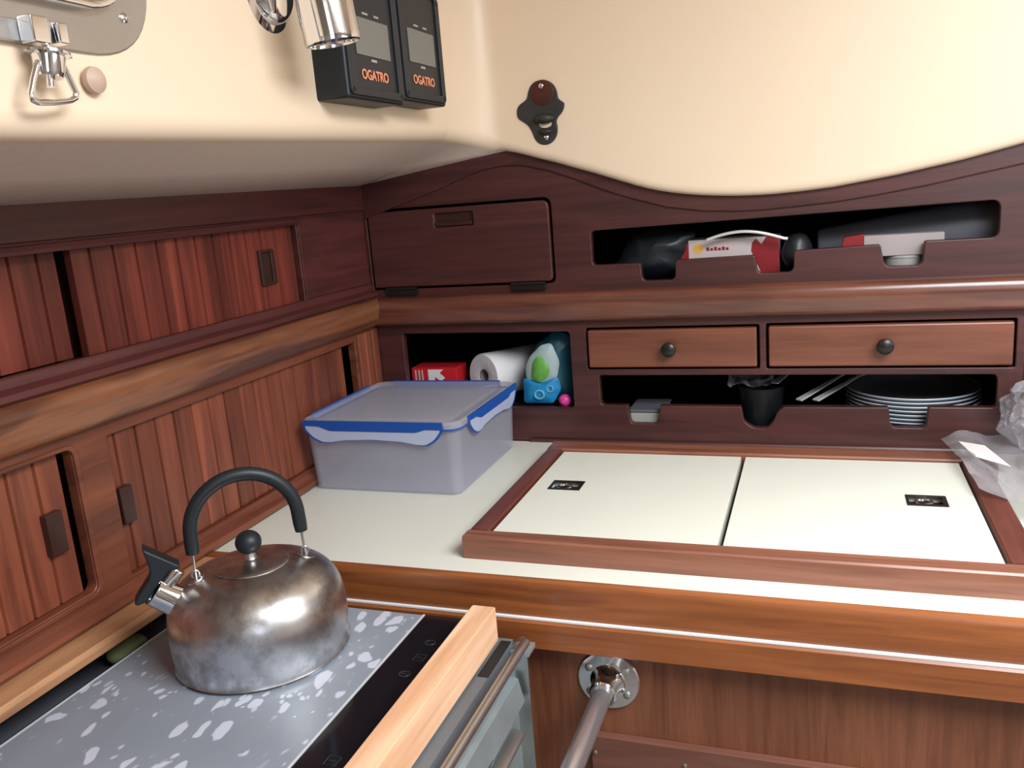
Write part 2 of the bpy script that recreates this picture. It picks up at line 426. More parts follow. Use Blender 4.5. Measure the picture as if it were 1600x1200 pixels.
def plate(outer, holes, t, bev, mat):
    """solid plate with holes; front face at w=0, back at w=-t; rounded edges"""
    cu = bpy.data.curves.new('tmp', 'CURVE')
    cu.dimensions = '2D'; cu.fill_mode = 'BOTH'
    cu.extrude = max(t / 2 - bev, 0.00005); cu.bevel_depth = bev; cu.bevel_resolution = 2; cu.offset = -bev
    for poly in [outer] + list(holes):
        s = cu.splines.new('POLY'); s.points.add(len(poly) - 1)
        for p, q in zip(s.points, poly): p.co = (q[0], q[1], 0, 1)
        s.use_cyclic_u = True
    o = bpy.data.objects.new('tmp', cu); COL.objects.link(o)
    dg = bpy.context.evaluated_depsgraph_get()
    me = bpy.data.meshes.new_from_object(o.evaluated_get(dg))
    bpy.data.objects.remove(o); bpy.data.curves.remove(cu)
    bm = bmesh.new(); bm.from_mesh(me); bpy.data.meshes.remove(me)
    bmesh.ops.remove_doubles(bm, verts=bm.verts, dist=1e-6)
    for v in bm.verts: v.co = mat @ (v.co + Vector((0, 0, -t / 2)))
    return bm

def text_bm(s, size, mat, depth=0.0004):
    cu = bpy.data.curves.new('tmp', 'FONT'); cu.body = s; cu.size = size; cu.extrude = depth / 2; cu.align_x = 'CENTER'; cu.align_y = 'CENTER'
    cu.offset = size * 0.02
    o = bpy.data.objects.new('tmp', cu); COL.objects.link(o)
    me = bpy.data.meshes.new_from_object(o.evaluated_get(bpy.context.evaluated_depsgraph_get()))
    bpy.data.objects.remove(o); bpy.data.curves.remove(cu)
    bm = bmesh.new(); bm.from_mesh(me); bpy.data.meshes.remove(me)
    for v in bm.verts: v.co = mat @ v.co
    return bm

def root_of(o):
    while o.parent: o = o.parent
    return o

def obj(name, bm, mat, parent=None, smooth=True, label=None, org=None):
    """link bm (world coordinates) as one mesh object"""
    if org is None:
        if parent: org = root_of(parent).location.copy()
        else:
            xs = [v.co for v in bm.verts]
            org = Vector(((min(c.x for c in xs) + max(c.x for c in xs)) / 2, (min(c.y for c in xs) + max(c.y for c in xs)) / 2, min(c.z for c in xs)))
    for v in bm.verts: v.co -= org
    me = bpy.data.meshes.new(name)
    bm.to_mesh(me); bm.free()
    if smooth:
        me.shade_smooth(); me.set_sharp_from_angle(angle=math.radians(38))
    me.materials.append(M_[mat] if isinstance(mat, str) else mat)
    o = bpy.data.objects.new(name, me); COL.objects.link(o)
    if smooth:
        wnm = o.modifiers.new('normals', 'WEIGHTED_NORMAL'); wnm.keep_sharp = True
    if parent: o.parent = parent
    else: o.location = org
    if label: o['label'] = label
    return o

def thing(name, label, cat, loc, group=None):
    o = bpy.data.objects.new(name, None); COL.objects.link(o)
    o.empty_display_size = 0.05
    o.location = loc; o['label'] = label; o['category'] = cat
    if group: o['group'] = group
    return o
def tag(o, label, cat, group=None):
    o['label'] = label; o['category'] = cat
    if group: o['group'] = group
    return o
def struct(name, bm, mat, smooth=True):
    o = obj(name, bm, mat, None, smooth); o['kind'] = 'structure'
    return o
def displace(bm, amp, sc, seed=0):
    for v in bm.verts:
        n = noise.noise_vector(v.co * sc + Vector((seed, seed * 1.7, 0)))
        v.co += n * amp
def blob(c, r, sub=4):
    bm = bmesh.new(); bmesh.ops.create_icosphere(bm, subdivisions=sub, radius=1)
    for v in bm.verts: v.co = Vector((c[0] + v.co.x * r[0], c[1] + v.co.y * r[1], c[2] + v.co.z * r[2]))
    return bm

# ------------------------------------------------------------------ shell of the cabin
struct('floor', box((-0.3, -3.05, -0.05), (2.65, 0.45, 0.0)), 'sole')
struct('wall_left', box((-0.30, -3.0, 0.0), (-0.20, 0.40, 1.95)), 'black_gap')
struct('wall_back', box((-0.20, 0.34, 0.0), (2.6, 0.42, 1.95)), 'far_wood')
bm = plate([(-3.0, 0.0), (0.34, 0.0), (0.34, 1.95), (-3.0, 1.95)], [rounded([(-1.42, 1.42), (-0.48, 1.42), (-0.48, 1.74), (-1.42, 1.74)], 0.08)], 0.06, 0.004, frame((2.62, 0, 0), Y, Z, X))
struct('wall_right', bm, 'far_wood')
bm = plate([(-0.2, 0.0), (2.6, 0.0), (2.6, 1.95), (-0.2, 1.95)], [[(1.38, 0.95), (2.12, 0.95), (2.12, 1.92), (1.38, 1.92)]], 0.06, 0.004, frame((0, -2.96, 0), X, Z, -Y))
struct('wall_front', bm, 'far_wood')
# overhead liner with the hatch hole
bm = plate([(-0.2, -3.0), (2.6, -3.0), (2.6, 0.34), (-0.2, 0.34)], [rounded([(0.99, -1.55), (1.85, -1.55), (1.85, -0.69), (0.99, -0.69)], 0.06)], 0.03, 0.004, FLAT(1.95))
struct('ceiling', bm, 'cream')

# cabin side moulding: coachroof side, fillet, face over the lockers, underside of the side deck
LINING = set()
def liner():
    st = []                                   # (underside point, edge point)
    for i in range(15):
        y = -2.9 + (2.9 - 0.11) * i / 14
        ze = 1.4575 + (y + 0.11) * 0.0268
        zw = 1.3945 + y * 0.0055
        st.append((Vector((0.0, y, zw)), Vector((0.240, y, ze))))
    for i in range(1, 13):
        a = i / 12 * PI / 2
        e = Vector((0.240 + 0.066 * (1 - math.cos(a)), -0.12 + 0.104 * math.sin(a), 1.4575 - 0.0215 * (i / 12) ** 2))
        k = i / 12
        w = Vector((0.0, -0.11 + 0.11 * k * 3, 1.394)) if k < 1 / 3 else Vector((0.306 * (k - 1 / 3) * 1.5, 0.0, 1.395 + 0.039 * (k - 1 / 3) * 1.5))
        st.append((w, e))
    wave = [(0.298, 1.4370), (0.335, 1.4270), (0.367, 1.416), (0.400, 1.406), (0.433, 1.394), (0.46, 1.385), (0.487, 1.375), (0.54, 1.3555), (0.565, 1.348), (0.592, 1.342), (0.617, 1.3375), (0.643, 1.334), (0.672, 1.331), (0.703, 1.329), (0.742, 1.3278), (0.79, 1.3292), (0.837, 1.332), (0.926, 1.343), (1.012, 1.357), (1.092, 1.374), (1.2, 1.402), (1.35, 1.43), (1.6, 1.46)]
    def wz(x):
        for (a, za), (b, zb) in zip(wave, wave[1:]):
            if a <= x <= b: return za + (zb - za) * (x - a) / (b - a)
        return wave[-1][1]
    xs = [0.306 + (1.55 - 0.306) * i / 70 for i in range(1, 71)]
    for x in xs:
        z = wz(x)
        st.append((Vector((x, 0.0, z + 0.001)), Vector((x, -0.016, z))))
    bm = bmesh.new(); rows = []
    for w, e in st:
        row = [w]
        d = (w - e); L = d.length
        r1 = min(0.016, L * 0.5)
        p0 = e + d.normalized() * r1
        r2 = min(0.016, 0.010 + L * 0.03)
        p2 = e + Z * r2
        if L > 0.06:
            row.append(w.lerp(p0, 0.5))
        else: row.append(w.lerp(p0, 0.3))
        for s in range(7):
            t = s / 6
            row.append(p0 * (1 - t) ** 2 + e * 2 * t * (1 - t) + p2 * t * t)
        for zz in (1.5, 1.6, 1.75, 1.94):
            row.append(Vector((e.x, e.y, zz)))
        rows.append([bm.verts.new(p) for p in row])
    nf = 0
    for q, (a, b) in enumerate(zip(rows, rows[1:])):
        for i in range(len(a) - 1):
            bm.faces.new((a[i], b[i], b[i + 1], a[i + 1]))
            if q < 26 and i < 2: LINING.add(nf)
            nf += 1
    bmesh.ops.recalc_face_normals(bm, faces=bm.faces)
    return bm
lin = liner()
o = struct('wall_coachroof', lin, 'cream')
o.data.materials.append(M_['vinyl'])
for p in o.data.polygons:
    p.material_index = 1 if p.index in LINING else 0
for p in o.data.polygons: p.use_smooth = True
so = o.modifiers.new('thick', 'SOLIDIFY'); so.thickness = 0.006; so.offset = 1.0
o.data.attributes.remove(o.data.attributes['sharp_edge']) if 'sharp_edge' in o.data.attributes else None

# ------------------------------------------------------------------ upper locker on the back wall
UL = thing('upper_locker', 'dark mahogany locker front with hinged flap and long notched opening below the cream face', 'cabinet', (0.7, 0.0, 1.18))
up_open = rounded([(0.447, 1.282), (0.447, 1.223), (0.531, 1.223), (0.533, 1.192), (0.589, 1.192), (0.590, 1.225), (0.720, 1.227), (0.723, 1.197), (0.779, 1.197), (0.780, 1.231), (0.908, 1.234), (0.915, 1.199), (0.968, 1.199), (0.970, 1.236), (1.070, 1.236), (1.070, 1.291)],
                  [.008, .008, .003, .010, .010, .004, .004, .010, .010, .004, .004, .010, .010, .004, .012, .012])
door_hole = rounded([(0.014, 1.195), (0.378, 1.195), (0.378, 1.345), (0.014, 1.345)], [.002, .012, .016, .004])
ctr = [(0.006, 1.175), (1.55, 1.175), (1.55, 1.50), (0.35, 1.44), (0.006, 1.40)]
obj('face_panel', plate(ctr, [up_open, door_hole], 0.016, 0.002, BACK(0.0)), 'mah_x', UL)
fl = obj('flap_door', plate(rounded([(0.018, 1.199), (0.374, 1.199), (0.374, 1.3405), (0.018, 1.3405)], [.002, .010, .014, .004]),
     [rounded([(0.155, 1.306), (0.231, 1.306), (0.231, 1.331), (0.155, 1.331)], .003)], 0.014, 0.0025, BACK(-0.003)), 'mah_x', UL)
obj('finger_pull', box((0.150, 0.004, 1.300), (0.236, 0.010, 1.336)), 'handle_wood', fl)
obj('pull_lip', box((0.157, -0.0045, 1.3075), (0.229, 0.002, 1.3145), 0.001), 'handle_wood', fl)
for x0, x1 in ((0.042, 0.108), (0.296, 0.360)):
    bm = box((x0, -0.006, 1.184), (x1, 0.002, 1.196), 0.0015)
    sweep([(x0, -0.0055, 1.1965), (x1, -0.0055, 1.1965)], 0.0028, 10, bm=bm)
    for k in (0.2, 0.5, 0.8):
        lathe([(0, 0), (0.0022, 0), (0.0018, 0.001), (0, 0.0012)], 10, axis_mat((x0 + (x1 - x0) * k, -0.006, 1.1895), -Y), bm, cap=False)
    obj('hinge', bm, 'knob', UL)
# the wave shaped board under the cream face
low = [(0.006, 1.328), (0.056, 1.342), (0.11, 1.356), (0.164, 1.371), (0.215, 1.388), (0.254, 1.399), (0.291, 1.404), (0.33, 1.402), (0.38, 1.389), (0.428, 1.370), (0.47, 1.351), (0.515, 1.334), (0.578, 1.314), (0.641, 1.303), (0.69, 1.2995), (0.74, 1.2985), (0.837, 1.303), (0.90, 1.3095), (0.972, 1.319), (1.097, 1.340), (1.3, 1.372), (1.55, 1.40)]
obj('wave_moulding', plate(low + [(1.55, 1.52), (0.35, 1.46), (0.006, 1.41)], [], 0.008, 0.0025, BACK(-0.0045)), 'mah_x', UL)
bm = bmesh.new()
add_box(bm, (0.0, 0.015, 1.176), (1.5, 0.32, 1.188)); add_box(bm, (0.0, 0.31, 1.188), (1.5, 0.32, 1.42)); add_box(bm, (0.0, 0.017, 1.188), (0.006, 0.31, 1.42))
add_box(bm, (0.405, 0.017, 1.188), (0.413, 0.31, 1.40)); add_box(bm, (1.13, 0.017, 1.188), (1.138, 0.31, 1.42)); add_box(bm, (0.0, 0.017, 1.42), (1.5, 0.32, 1.43))
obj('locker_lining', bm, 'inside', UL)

# rounded rails
railp = [(0, 0), (0.010, 0.0), (0.017, 0.004), (0.020, 0.010), (0.021, 0.020), (0.0245, 0.027), (0.0255, 0.036), (0.0235, 0.045), (0.018, 0.051), (0.010, 0.0535), (0, 0.0535)]
tr = struct('trim_1', prism(railp, (0.0, 0.0, 1.127), (1.55, 0.0, 1.127), -Y, Z), 'rail_x')
tr2 = struct('trim_2', prism(railp, (0.008, -2.5, 1.1285), (0.008, 0.0, 1.1285), X, Z), 'rail_y')

# ------------------------------------------------------------------ drawer cabinet on the back wall
DC = thing('drawer_cabinet', 'mahogany cabinet face with two drawers, a notched opening and a square cubby', 'cabinet', (0.6, 0.0, 0.90))
lo_open = rounded([(0.447, 1.026), (0.448, 0.971), (0.497, 0.971), (0.500, 0.937), (0.551, 0.937), (0.554, 0.971), (0.693, 0.971), (0.697, 0.945), (0.712, 0.933), (0.735, 0.933), (0.745, 0.945), (0.752, 0.962), (0.762, 0.971), (0.924, 0.972), (0.928, 0.938), (0.980, 0.938), (0.982, 0.973), (1.078, 0.973), (1.077, 1.026)],
                  [.006, .008, .003, .008, .008, .003, .004, .005, .008, .005, .004, .004, .003, .003, .008, .008, .003, .008, .008])
cub = rounded([(0.062, 0.962), (0.397, 0.965), (0.397, 1.107), (0.064, 1.109)], [.004, .008, .008, .003])
dl = rounded([(0.4275, 1.0375), (0.7245, 1.0375), (0.7245, 1.1125), (0.4275, 1.1125)], .003)
dr = rounded([(0.7355, 1.0375), (1.1000, 1.0375), (1.1000, 1.1135), (0.7355, 1.1135)], .003)
obj('face_panel', plate([(0.0, 0.9005), (1.112, 0.9005), (1.112, 1.13), (0.0, 1.13)], [lo_open, cub, dl, dr], 0.016, 0.002, BACK(0.0)), 'mah_x', DC)
def drawer(x0, x1, z0, z1, kx, kz):
    d = obj('drawer', plate(rounded([(x0, z0), (x1, z0), (x1, z1), (x0, z1)], .003), [], 0.016, 0.003, BACK(-0.006)), 'drawer', DC)
    obj('drawer_box', box((x0 + 0.01, 0.012, z0 + 0.005), (x1 - 0.01, 0.28, z1 - 0.008)), 'inside', d)
    bm = lathe([(0.0, -0.001), (0.0055, -0.001), (0.0048, 0.006), (0.006, 0.010), (0.0120, 0.012), (0.0130, 0.015), (0.0120, 0.0185), (0.0085, 0.021), (0.0, 0.0218)], 28, axis_mat((kx, -0.006, kz), -Y))
    obj('knob', bm, 'knob', d)
drawer(0.4315, 0.7205, 1.0415, 1.1085, 0.576, 1.075)
drawer(0.7395, 1.0960, 1.0415, 1.1095, 0.916, 1.076)
bm = bmesh.new()
add_box(bm, (0.0, 0.015, 0.948), (0.412, 0.32, 0.9605)); add_box(bm, (0.0, 0.31, 0.906), (1.112, 0.32, 1.12)); add_box(bm, (0.0, 0.017, 0.9605), (0.010, 0.31, 1.12))
add_box(bm, (0.404, 0.017, 0.92), (0.412, 0.31, 1.12)); add_box(bm, (0.412, 0.015, 0.906), (1.112, 0.32, 0.9185)); add_box(bm, (1.104, 0.017, 0.9185), (1.112, 0.31, 1.12))
add_box(bm, (0.412, 0.018, 1.029), (1.104, 0.31, 1.033)); add_box(bm, (0.0, 0.017, 1.115), (1.112, 0.31, 1.125))
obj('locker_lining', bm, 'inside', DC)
# small bungs and edge bead along the foot
obj('foot_bead', prism([(0, 0), (0.006, 0), (0.008, 0.003), (0.006, 0.006), (0, 0.007)], (0.31, 0.0, 0.9225 - 0.0225), (1.112, 0.0, 0.900), -Y, Z), 'mah_x', DC)
# dark upright of the next bulkhead to the right
struct('trim_3', box((1.128, -0.55, 0.88), (1.150, 0.0, 0.899)), 'mah_x')
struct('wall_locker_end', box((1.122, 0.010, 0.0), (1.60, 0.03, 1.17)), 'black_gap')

# ------------------------------------------------------------------ left wall cabinets (ship's side)
XF = 0.009
UC = thing('upper_side_cabinet', 'dark red cabinet high on the left wall with sliding tongue-and-groove doors, above the rounded rail', 'cabinet', (0.0, -0.6, 1.18))
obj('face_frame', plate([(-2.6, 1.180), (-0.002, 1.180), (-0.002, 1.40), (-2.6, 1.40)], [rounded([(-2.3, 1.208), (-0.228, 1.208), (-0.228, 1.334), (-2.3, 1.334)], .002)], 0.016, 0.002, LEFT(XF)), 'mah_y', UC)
obj('top_board', plate([(-2.6, 1.347), (-0.004, 1.347), (-0.004, 1.396), (-2.6, 1.39)], [], 0.006, 0.002, LEFT(XF + 0.005)), 'mah_y', UC)
obj('door_track', prism([(0, 0), (0.006, 0.0), (0.009, 0.004), (0.006, 0.009), (0, 0.010)], (XF, -2.6, 1.333), (XF, -0.226, 1.3345), X, Z), 'mah_y', UC)
obj('sill', prism([(0, 0), (0.010, 0.0), (0.014, 0.004), (0.013, 0.011), (0.004, 0.016), (0.003, 0.024), (0, 0.027)], (XF, -2.6, 1.182), (XF, -0.004, 1.182), X, Z), 'mah_y', UC)
obj('end_panel', plate([(-0.226, 1.211), (-0.008, 1.209), (-0.008, 1.343), (-0.226, 1.343)], [], 0.004, 0.0015, LEFT(XF + 0.003)), 'mah_y', UC)
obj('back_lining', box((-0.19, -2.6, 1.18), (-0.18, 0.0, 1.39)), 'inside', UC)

def tandg(y0, y1, z0, z1, xf, t, pitch, phase=0.0, g=0.0042, w=0.0022):
    """sliding door of vertical tongue and groove boards"""
    pr = []
    y = math.floor((y0 - phase) / pitch) * pitch + phase
    pts = [(y0, 0)]
    while y < y1:
        y += pitch
        if y - w > y0 and y + w < y1:
            pts += [(y - w, 0), (y - w * 0.3, -g), (y + w * 0.3, -g), (y + w, 0)]
    pts.append((y1, 0))
    prof = pts + [(y1, -t), (y0, -t)]
    return prism(prof, (xf, 0, z0), (xf, 0, z1), Y, X)

P_UP, P_LO = 0.0373, 0.0353
obj('fixed_inner_panel', box((-0.040, -0.76, 1.19), (-0.034, -0.60, 1.34)), 'handle_wood', UC)
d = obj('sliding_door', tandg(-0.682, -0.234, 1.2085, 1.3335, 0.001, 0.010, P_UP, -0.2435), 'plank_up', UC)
h = obj('door_pull', plate(rounded([(-0.332, 1.246), (-0.294, 1.246), (-0.294, 1.301), (-0.332, 1.301)], .003), [rounded([(-0.326, 1.250), (-0.303, 1.250), (-0.303, 1.297), (-0.326, 1.297)], .002)], 0.006, 0.001, LEFT(0.0065)), 'handle_wood', d)
obj('pull_recess', box((0.0008, -0.327, 1.249), (0.0020, -0.302, 1.298)), 'handle_wood', h)
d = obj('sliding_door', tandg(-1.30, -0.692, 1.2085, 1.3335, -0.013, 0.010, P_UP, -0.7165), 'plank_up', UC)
obj('door_pull', plate(rounded([(-0.842, 1.243), (-0.787, 1.243), (-0.787, 1.286), (-0.842, 1.286)], .003), [], 0.005, 0.001, LEFT(-0.008)), 'handle_wood', d)

LC = thing('lower_side_cabinet', 'reddish brown cabinet low on the left wall with sliding tongue-and-groove doors, below the rounded rail', 'cabinet', (0.0, -0.6, 0.90))
obj('fixed_inner_panel', box((-0.034, -0.76, 0.925), (-0.028, -0.60, 1.115)), 'handle_wood', LC)
holeA = rounded([(-2.3, 0.936), (-0.741, 0.936), (-0.741, 1.1125), (-2.3, 1.1125)], .012)
holeB = rounded([(-0.687, 0.928), (-0.088, 0.928), (-0.088, 1.110), (-0.687, 1.110)], .004)
obj('face_frame', plate([(-2.6, 0.902), (-0.002, 0.902), (-0.002, 1.1285), (-2.6, 1.1285)], [holeA, holeB], 0.016, 0.002, LEFT(XF)), 'low_y', LC)
obj('opening_bead', plate(rounded([(-2.32, 0.928), (-0.733, 0.928), (-0.733, 1.1165), (-2.32, 1.1165)], .016), [rounded([(-2.3, 0.934), (-0.7405, 0.934), (-0.7405, 1.1115), (-2.3, 1.1115)], .012)], 0.004, 0.0015, LEFT(XF + 0.003)), 'low_y', LC)
obj('corner_boards', tandg(-0.082, -0.004, 0.93, 1.122, XF + 0.003, 0.004, 0.026, 0.0, g=0.0025), 'plank_low', LC)
obj('base_bead', prism([(0, 0), (0.013, 0), (0.015, 0.004), (0.013, 0.010), (0.006, 0.014), (0, 0.019)], (XF, -2.6, 0.9035), (XF, -0.004, 0.9035), X, Z), 'low_y', LC)
obj('back_lining', box((-0.19, -2.6, 0.905), (-0.18, 0.0, 1.12)), 'inside', LC)
d = obj('sliding_door', tandg(-0.686, -0.122, 0.929, 1.109, 0.000, 0.010, P_LO, -0.1035), 'plank_low', LC)
obj('door_pull', box((-0.001, -0.683, 0.993), (0.009, -0.662, 1.041), 0.002), 'handle_wood', d)
d = obj('sliding_door', tandg(-1.35, -0.752, 0.937, 1.1115, -0.003, 0.010, P_LO, -0.7835), 'plank_low', LC)
obj('door_pull', box((-0.004, -0.789, 0.997), (0.007, -0.766, 1.047), 0.002), 'handle_wood', d)

# pine ledge beside the stove
PL = obj('pine_ledge', prism([(0, 0), (0.034, 0.0), (0.040, 0.004), (0.040, 0.012), (0.036, 0.017), (0, 0.018)], (0.010, -2.2, 0.8835), (0.020, -0.57, 0.8835), X, Z), 'pine_ledge')
tag(PL, 'narrow pale pine ledge running along the left wall beside the stove', 'ledge')
bmw = box((-0.01, -0.566, 0.8998), (0.020, -0.302, 0.912), 0.002)
struct('trim_4', bmw, 'low_y')

# ------------------------------------------------------------------ worktop
WT = thing('worktop', 'pale cream laminate worktop with a varnished wood front edge', 'worktop', (0.8, -0.28, 0.86))
obj('laminate_top', box((0.0, -0.553, 0.868), (1.60, -0.0005, 0.900), 0.0008, 1), 'laminate', WT)
obj('front_edge', prism([(0, 0), (0.010, 0), (0.012, 0.003), (0.012, 0.040), (0.009, 0.0455), (0.002, 0.0475), (0, 0.0475)], (-0.02, -0.5535, 0.855), (1.60, -0.5535, 0.855), -Y, Z), 'trim_x', WT)
obj('lower_rubbing_strip', prism([(0, 0), (0.014, 0), (0.0175, 0.003), (0.0175, 0.036), (0.0145, 0.0395), (0, 0.0400)], (-0.02, -0.5535, 0.8145), (1.60, -0.5535, 0.8145), -Y, Z), 'trim_x', WT, label='lower reddish wood strip')
obj('painted_lit_edge', box((-0.02, -0.5690, 0.8540), (1.60, -0.5535, 0.8562)), 'white', WT)  # white strip paints in the light caught along the rubbing strip's top
BC = thing('base_cabinet', 'brown wood veneer front below the worktop with a screwed-on lower board', 'cabinet', (0.8, -0.28, 0.0))
obj('front_panel', box((-0.02, -0.545, 0.0), (1.60, -0.530, 0.8148)), 'panel_z', BC)
lb = obj('lower_board', box((0.553, -0.558, 0.40), (1.60, -0.5452, 0.6985), 0.002), 'board_x', BC)
def screw(p, d, r, parent, name='screw', mat='brass'):
    bm = lathe([(0, -0.001), (r, -0.001), (r * 0.95, r * 0.2), (r * 0.6, r * 0.45), (0.0006, r * 0.5)], 16, axis_mat(p, d), cap=False)
    b2 = box((-r * 0.7, -r * 0.12, r * 0.40), (r * 0.7, r * 0.12, r * 0.56)); b2.transform(axis_mat(p, d))
    me = bpy.data.meshes.new('t'); b2.to_mesh(me); b2.free(); bm.from_mesh(me); bpy.data.meshes.remove(me)
    return obj(name, bm, mat, parent)
for px, pz in ((0.558, 0.675), (0.668, 0.675), (0.80, 0.675), (0.93, 0.675)):
    screw((px, -0.558, pz), -Y, 0.0032, lb)

# ------------------------------------------------------------------ icebox hatch
IH = thing('icebox_hatch', 'two cream lids in a raised mahogany frame on the worktop', 'hatch', (0.71, -0.29, 0.9))
F = 0.930
def bar4(a, b, wdt, name, mat):
    """fiddle bar between plan points a and b"""
    a, b = Vector(a).to_3d(), Vector(b).to_3d()
    t = (b - a).normalized(); n = Vector((-t.y, t.x, 0))
    pr = [(0, 0), (wdt, 0), (wdt, 0.0275), (wdt - 0.002, 0.0298), (0.002, 0.0298), (0, 0.0275)]
    return obj(name, prism(pr, a + Z * 0.9002, b + Z * 0.9002, n, Z), mat, IH)
bar4((0.384, -0.511), (1.06, -0.511), 0.026, 'front_fiddle', 'fiddle_x')
bar4((0.411, -0.4845), (0.411, -0.134), 0.027, 'side_fiddle', 'fiddle_y')
bar4((1.045, -0.4845), (1.045, -0.134), 0.033, 'side_fiddle', 'fiddle_y')
bar4((0.384, -0.134), (1.06, -0.134), 0.044, 'rear_fiddle', 'fiddle_x')
def lid(x0, x1, lx):
    l = obj('lid', plate([(x0, -0.4815), (x1, -0.4815), (x1, -0.137), (x0, -0.137)], [[(lx - 0.024, -0.316), (lx + 0.024, -0.316), (lx + 0.024, -0.278), (lx - 0.024, -0.278)]], 0.020, 0.0008, FLAT(0.9262)), 'laminate', IH)
    la = obj('ring_latch', plate(rounded([(lx - 0.0245, -0.3165), (lx + 0.0245, -0.3165), (lx + 0.0245, -0.2775), (lx - 0.0245, -0.2775)], .002), [rounded([(lx - 0.021, -0.310), (lx + 0.019, -0.310), (lx + 0.019, -0.284), (lx - 0.021, -0.284)], .004)], 0.002, 0.0004, FLAT(0.9270)), 'knob', l)
    obj('latch_cup', box((lx - 0.024, -0.316, 0.9155), (lx + 0.024, -0.278, 0.9175)), 'black_gap', la)
    ring = [(lx - 0.003 + 0.010 * math.cos(a), -0.297 + 0.009 * math.sin(a), 0.9235) for a in [2 * PI * k / 24 for k in range(24)]]
    obj('ring', sweep(ring, 0.0022, 8, True), 'chrome', la)
lid(0.4145, 0.7035, 0.464)
lid(0.7102, 1.0085, 0.950)
obj('lid_gap', box((0.413, -0.484, 0.9005), (1.010, -0.1345, 0.9045)), 'black_gap', IH)

# ------------------------------------------------------------------ plastic storage box
SB = thing('storage_box', 'milky clear plastic storage box with blue-edged clip lid in the worktop corner', 'box', (0.155, -0.155, 0.9))
def rrect(x0, x1, y0, y1, r, n=6):
    out = []
    for cx, cy, a0 in ((x1 - r, y1 - r, 0), (x0 + r, y1 - r, 90), (x0 + r, y0 + r, 180), (x1 - r, y0 + r, 270)):
        for k in range(n + 1):
            a = math.radians(a0 + 90 * k / n); out.append((cx + r * math.cos(a), cy + r * math.sin(a)))
    return out
def loft(sections, cap0=True, cap1=True):
    bm = bmesh.new(); rings = [[bm.verts.new((x, y, z)) for x, y in pts] for pts, z in sections]
    n = len(rings[0])
    for a, b in zip(rings, rings[1:]):
        for i in range(n):
            j = (i + 1) % n; bm.faces.new((a[i], a[j], b[j], b[i]))
    if cap0: bm.faces.new(list(reversed(rings[0])))
    if cap1: bm.faces.new(rings[-1])
    return bm
zb = 0.9006
secs = [(rrect(0.030, 0.286, -0.293, -0.040, 0.012), zb), (rrect(0.0255, 0.2905, -0.2975, -0.036, 0.016), zb + 0.004), (rrect(0.020, 0.296, -0.303, -0.031, 0.020), zb + 0.1075),
        (rrect(0.0185, 0.2975, -0.3045, -0.0295, 0.020), zb + 0.109),
        (rrect(0.022, 0.294, -0.301, -0.033, 0.019), zb + 0.1075), (rrect(0.0278, 0.2882, -0.2952, -0.0385, 0.015), zb + 0.005), (rrect(0.032, 0.284, -0.291, -0.042, 0.011), zb + 0.0025)]
obj('tub', loft(secs, True, True), 'box', SB)
zl = zb + 0.1095
secs = [(rrect(0.0170, 0.2995, -0.3065, -0.0275, 0.022), zl), (rrect(0.0165, 0.3005, -0.3075, -0.0265, 0.022), zl + 0.002), (rrect(0.0165, 0.3005, -0.3075, -0.0265, 0.022), zl + 0.009), (rrect(0.0190, 0.2975, -0.3045, -0.0295, 0.020), zl + 0.012),
        (rrect(0.026, 0.290, -0.297, -0.037, 0.018), zl + 0.012), (rrect(0.030, 0.282, -0.289, -0.046, 0.018), zl + 0.0075), (rrect(0.040, 0.272, -0.279, -0.056, 0.016), zl + 0.0075), (rrect(0.043, 0.269, -0.276, -0.059, 0.015), zl + 0.010)]
lidb = obj('lid', loft(secs, True, True), 'box_lid', SB)
ring = rrect(0.0165, 0.300, -0.307, -0.027, 0.022, 8)
obj('seal', sweep([(x, y, zl + 0.0005) for x, y in ring], 0.0017, 8, True), 'clip_blue', lidb, label='blue seal')
def clip_poly(L):
    top = [(-L / 2, 0.0), (-L / 2 - 0.001, -0.012), (-L / 2 + 0.012, -0.027), (-L / 2 + 0.030, -0.036), (-L / 2 + 0.045, -0.036), (-L * 0.22, -0.032), (0, -0.0295), (L * 0.22, -0.032), (L / 2 - 0.045, -0.0365), (L / 2 - 0.028, -0.037), (L / 2 - 0.012, -0.028), (L / 2 + 0.001, -0.012), (L / 2, 0.0)]
    return rounded(top, 0.006, 3)
def clip(mat, L):
    pts = clip_poly(L)
    c = obj('clip', plate(pts, [], 0.0022, 0.0006, mat), 'clip', SB)
    inner = [(x * (1 - 0.005 / (L / 2)), y * 0.93 - 0.0012) for x, y in pts]
    m2 = mat @ Matrix.Translation((0, 0, 0.0003))
    obj('clip_edge', plate(pts, [inner], 0.0028, 0.0003, m2), 'clip_blue', c, label='blue outline')
    bar = rounded([(-L / 2, 0.001), (L / 2, 0.001), (L / 2, -0.0105), (L / 2 - 0.03, -0.0105), (L / 2 - 0.046, -0.0155), (-L / 2 + 0.050, -0.0155), (-L / 2 + 0.030, -0.0085), (-L / 2, -0.0075)], 0.002, 3)
    obj('clip_hinge', plate(bar, [], 0.0038, 0.0008, mat @ Matrix.Translation((0, 0, 0.0012))), 'clip_blue', c, label='blue hinge bar')
CL = 0.250
clip(frame((0.151, -0.3098, zl + 0.012), X, Z, -Y), CL)
clip(frame((0.3028, -0.155, zl + 0.012), Y, Z, X), 0.225)
clip(frame((0.0145, -0.165, zl + 0.012), -Y, Z, -X), 0.20)
clip(frame((0.156, -0.0242, zl + 0.012), -X, Z, Y), 0.22)

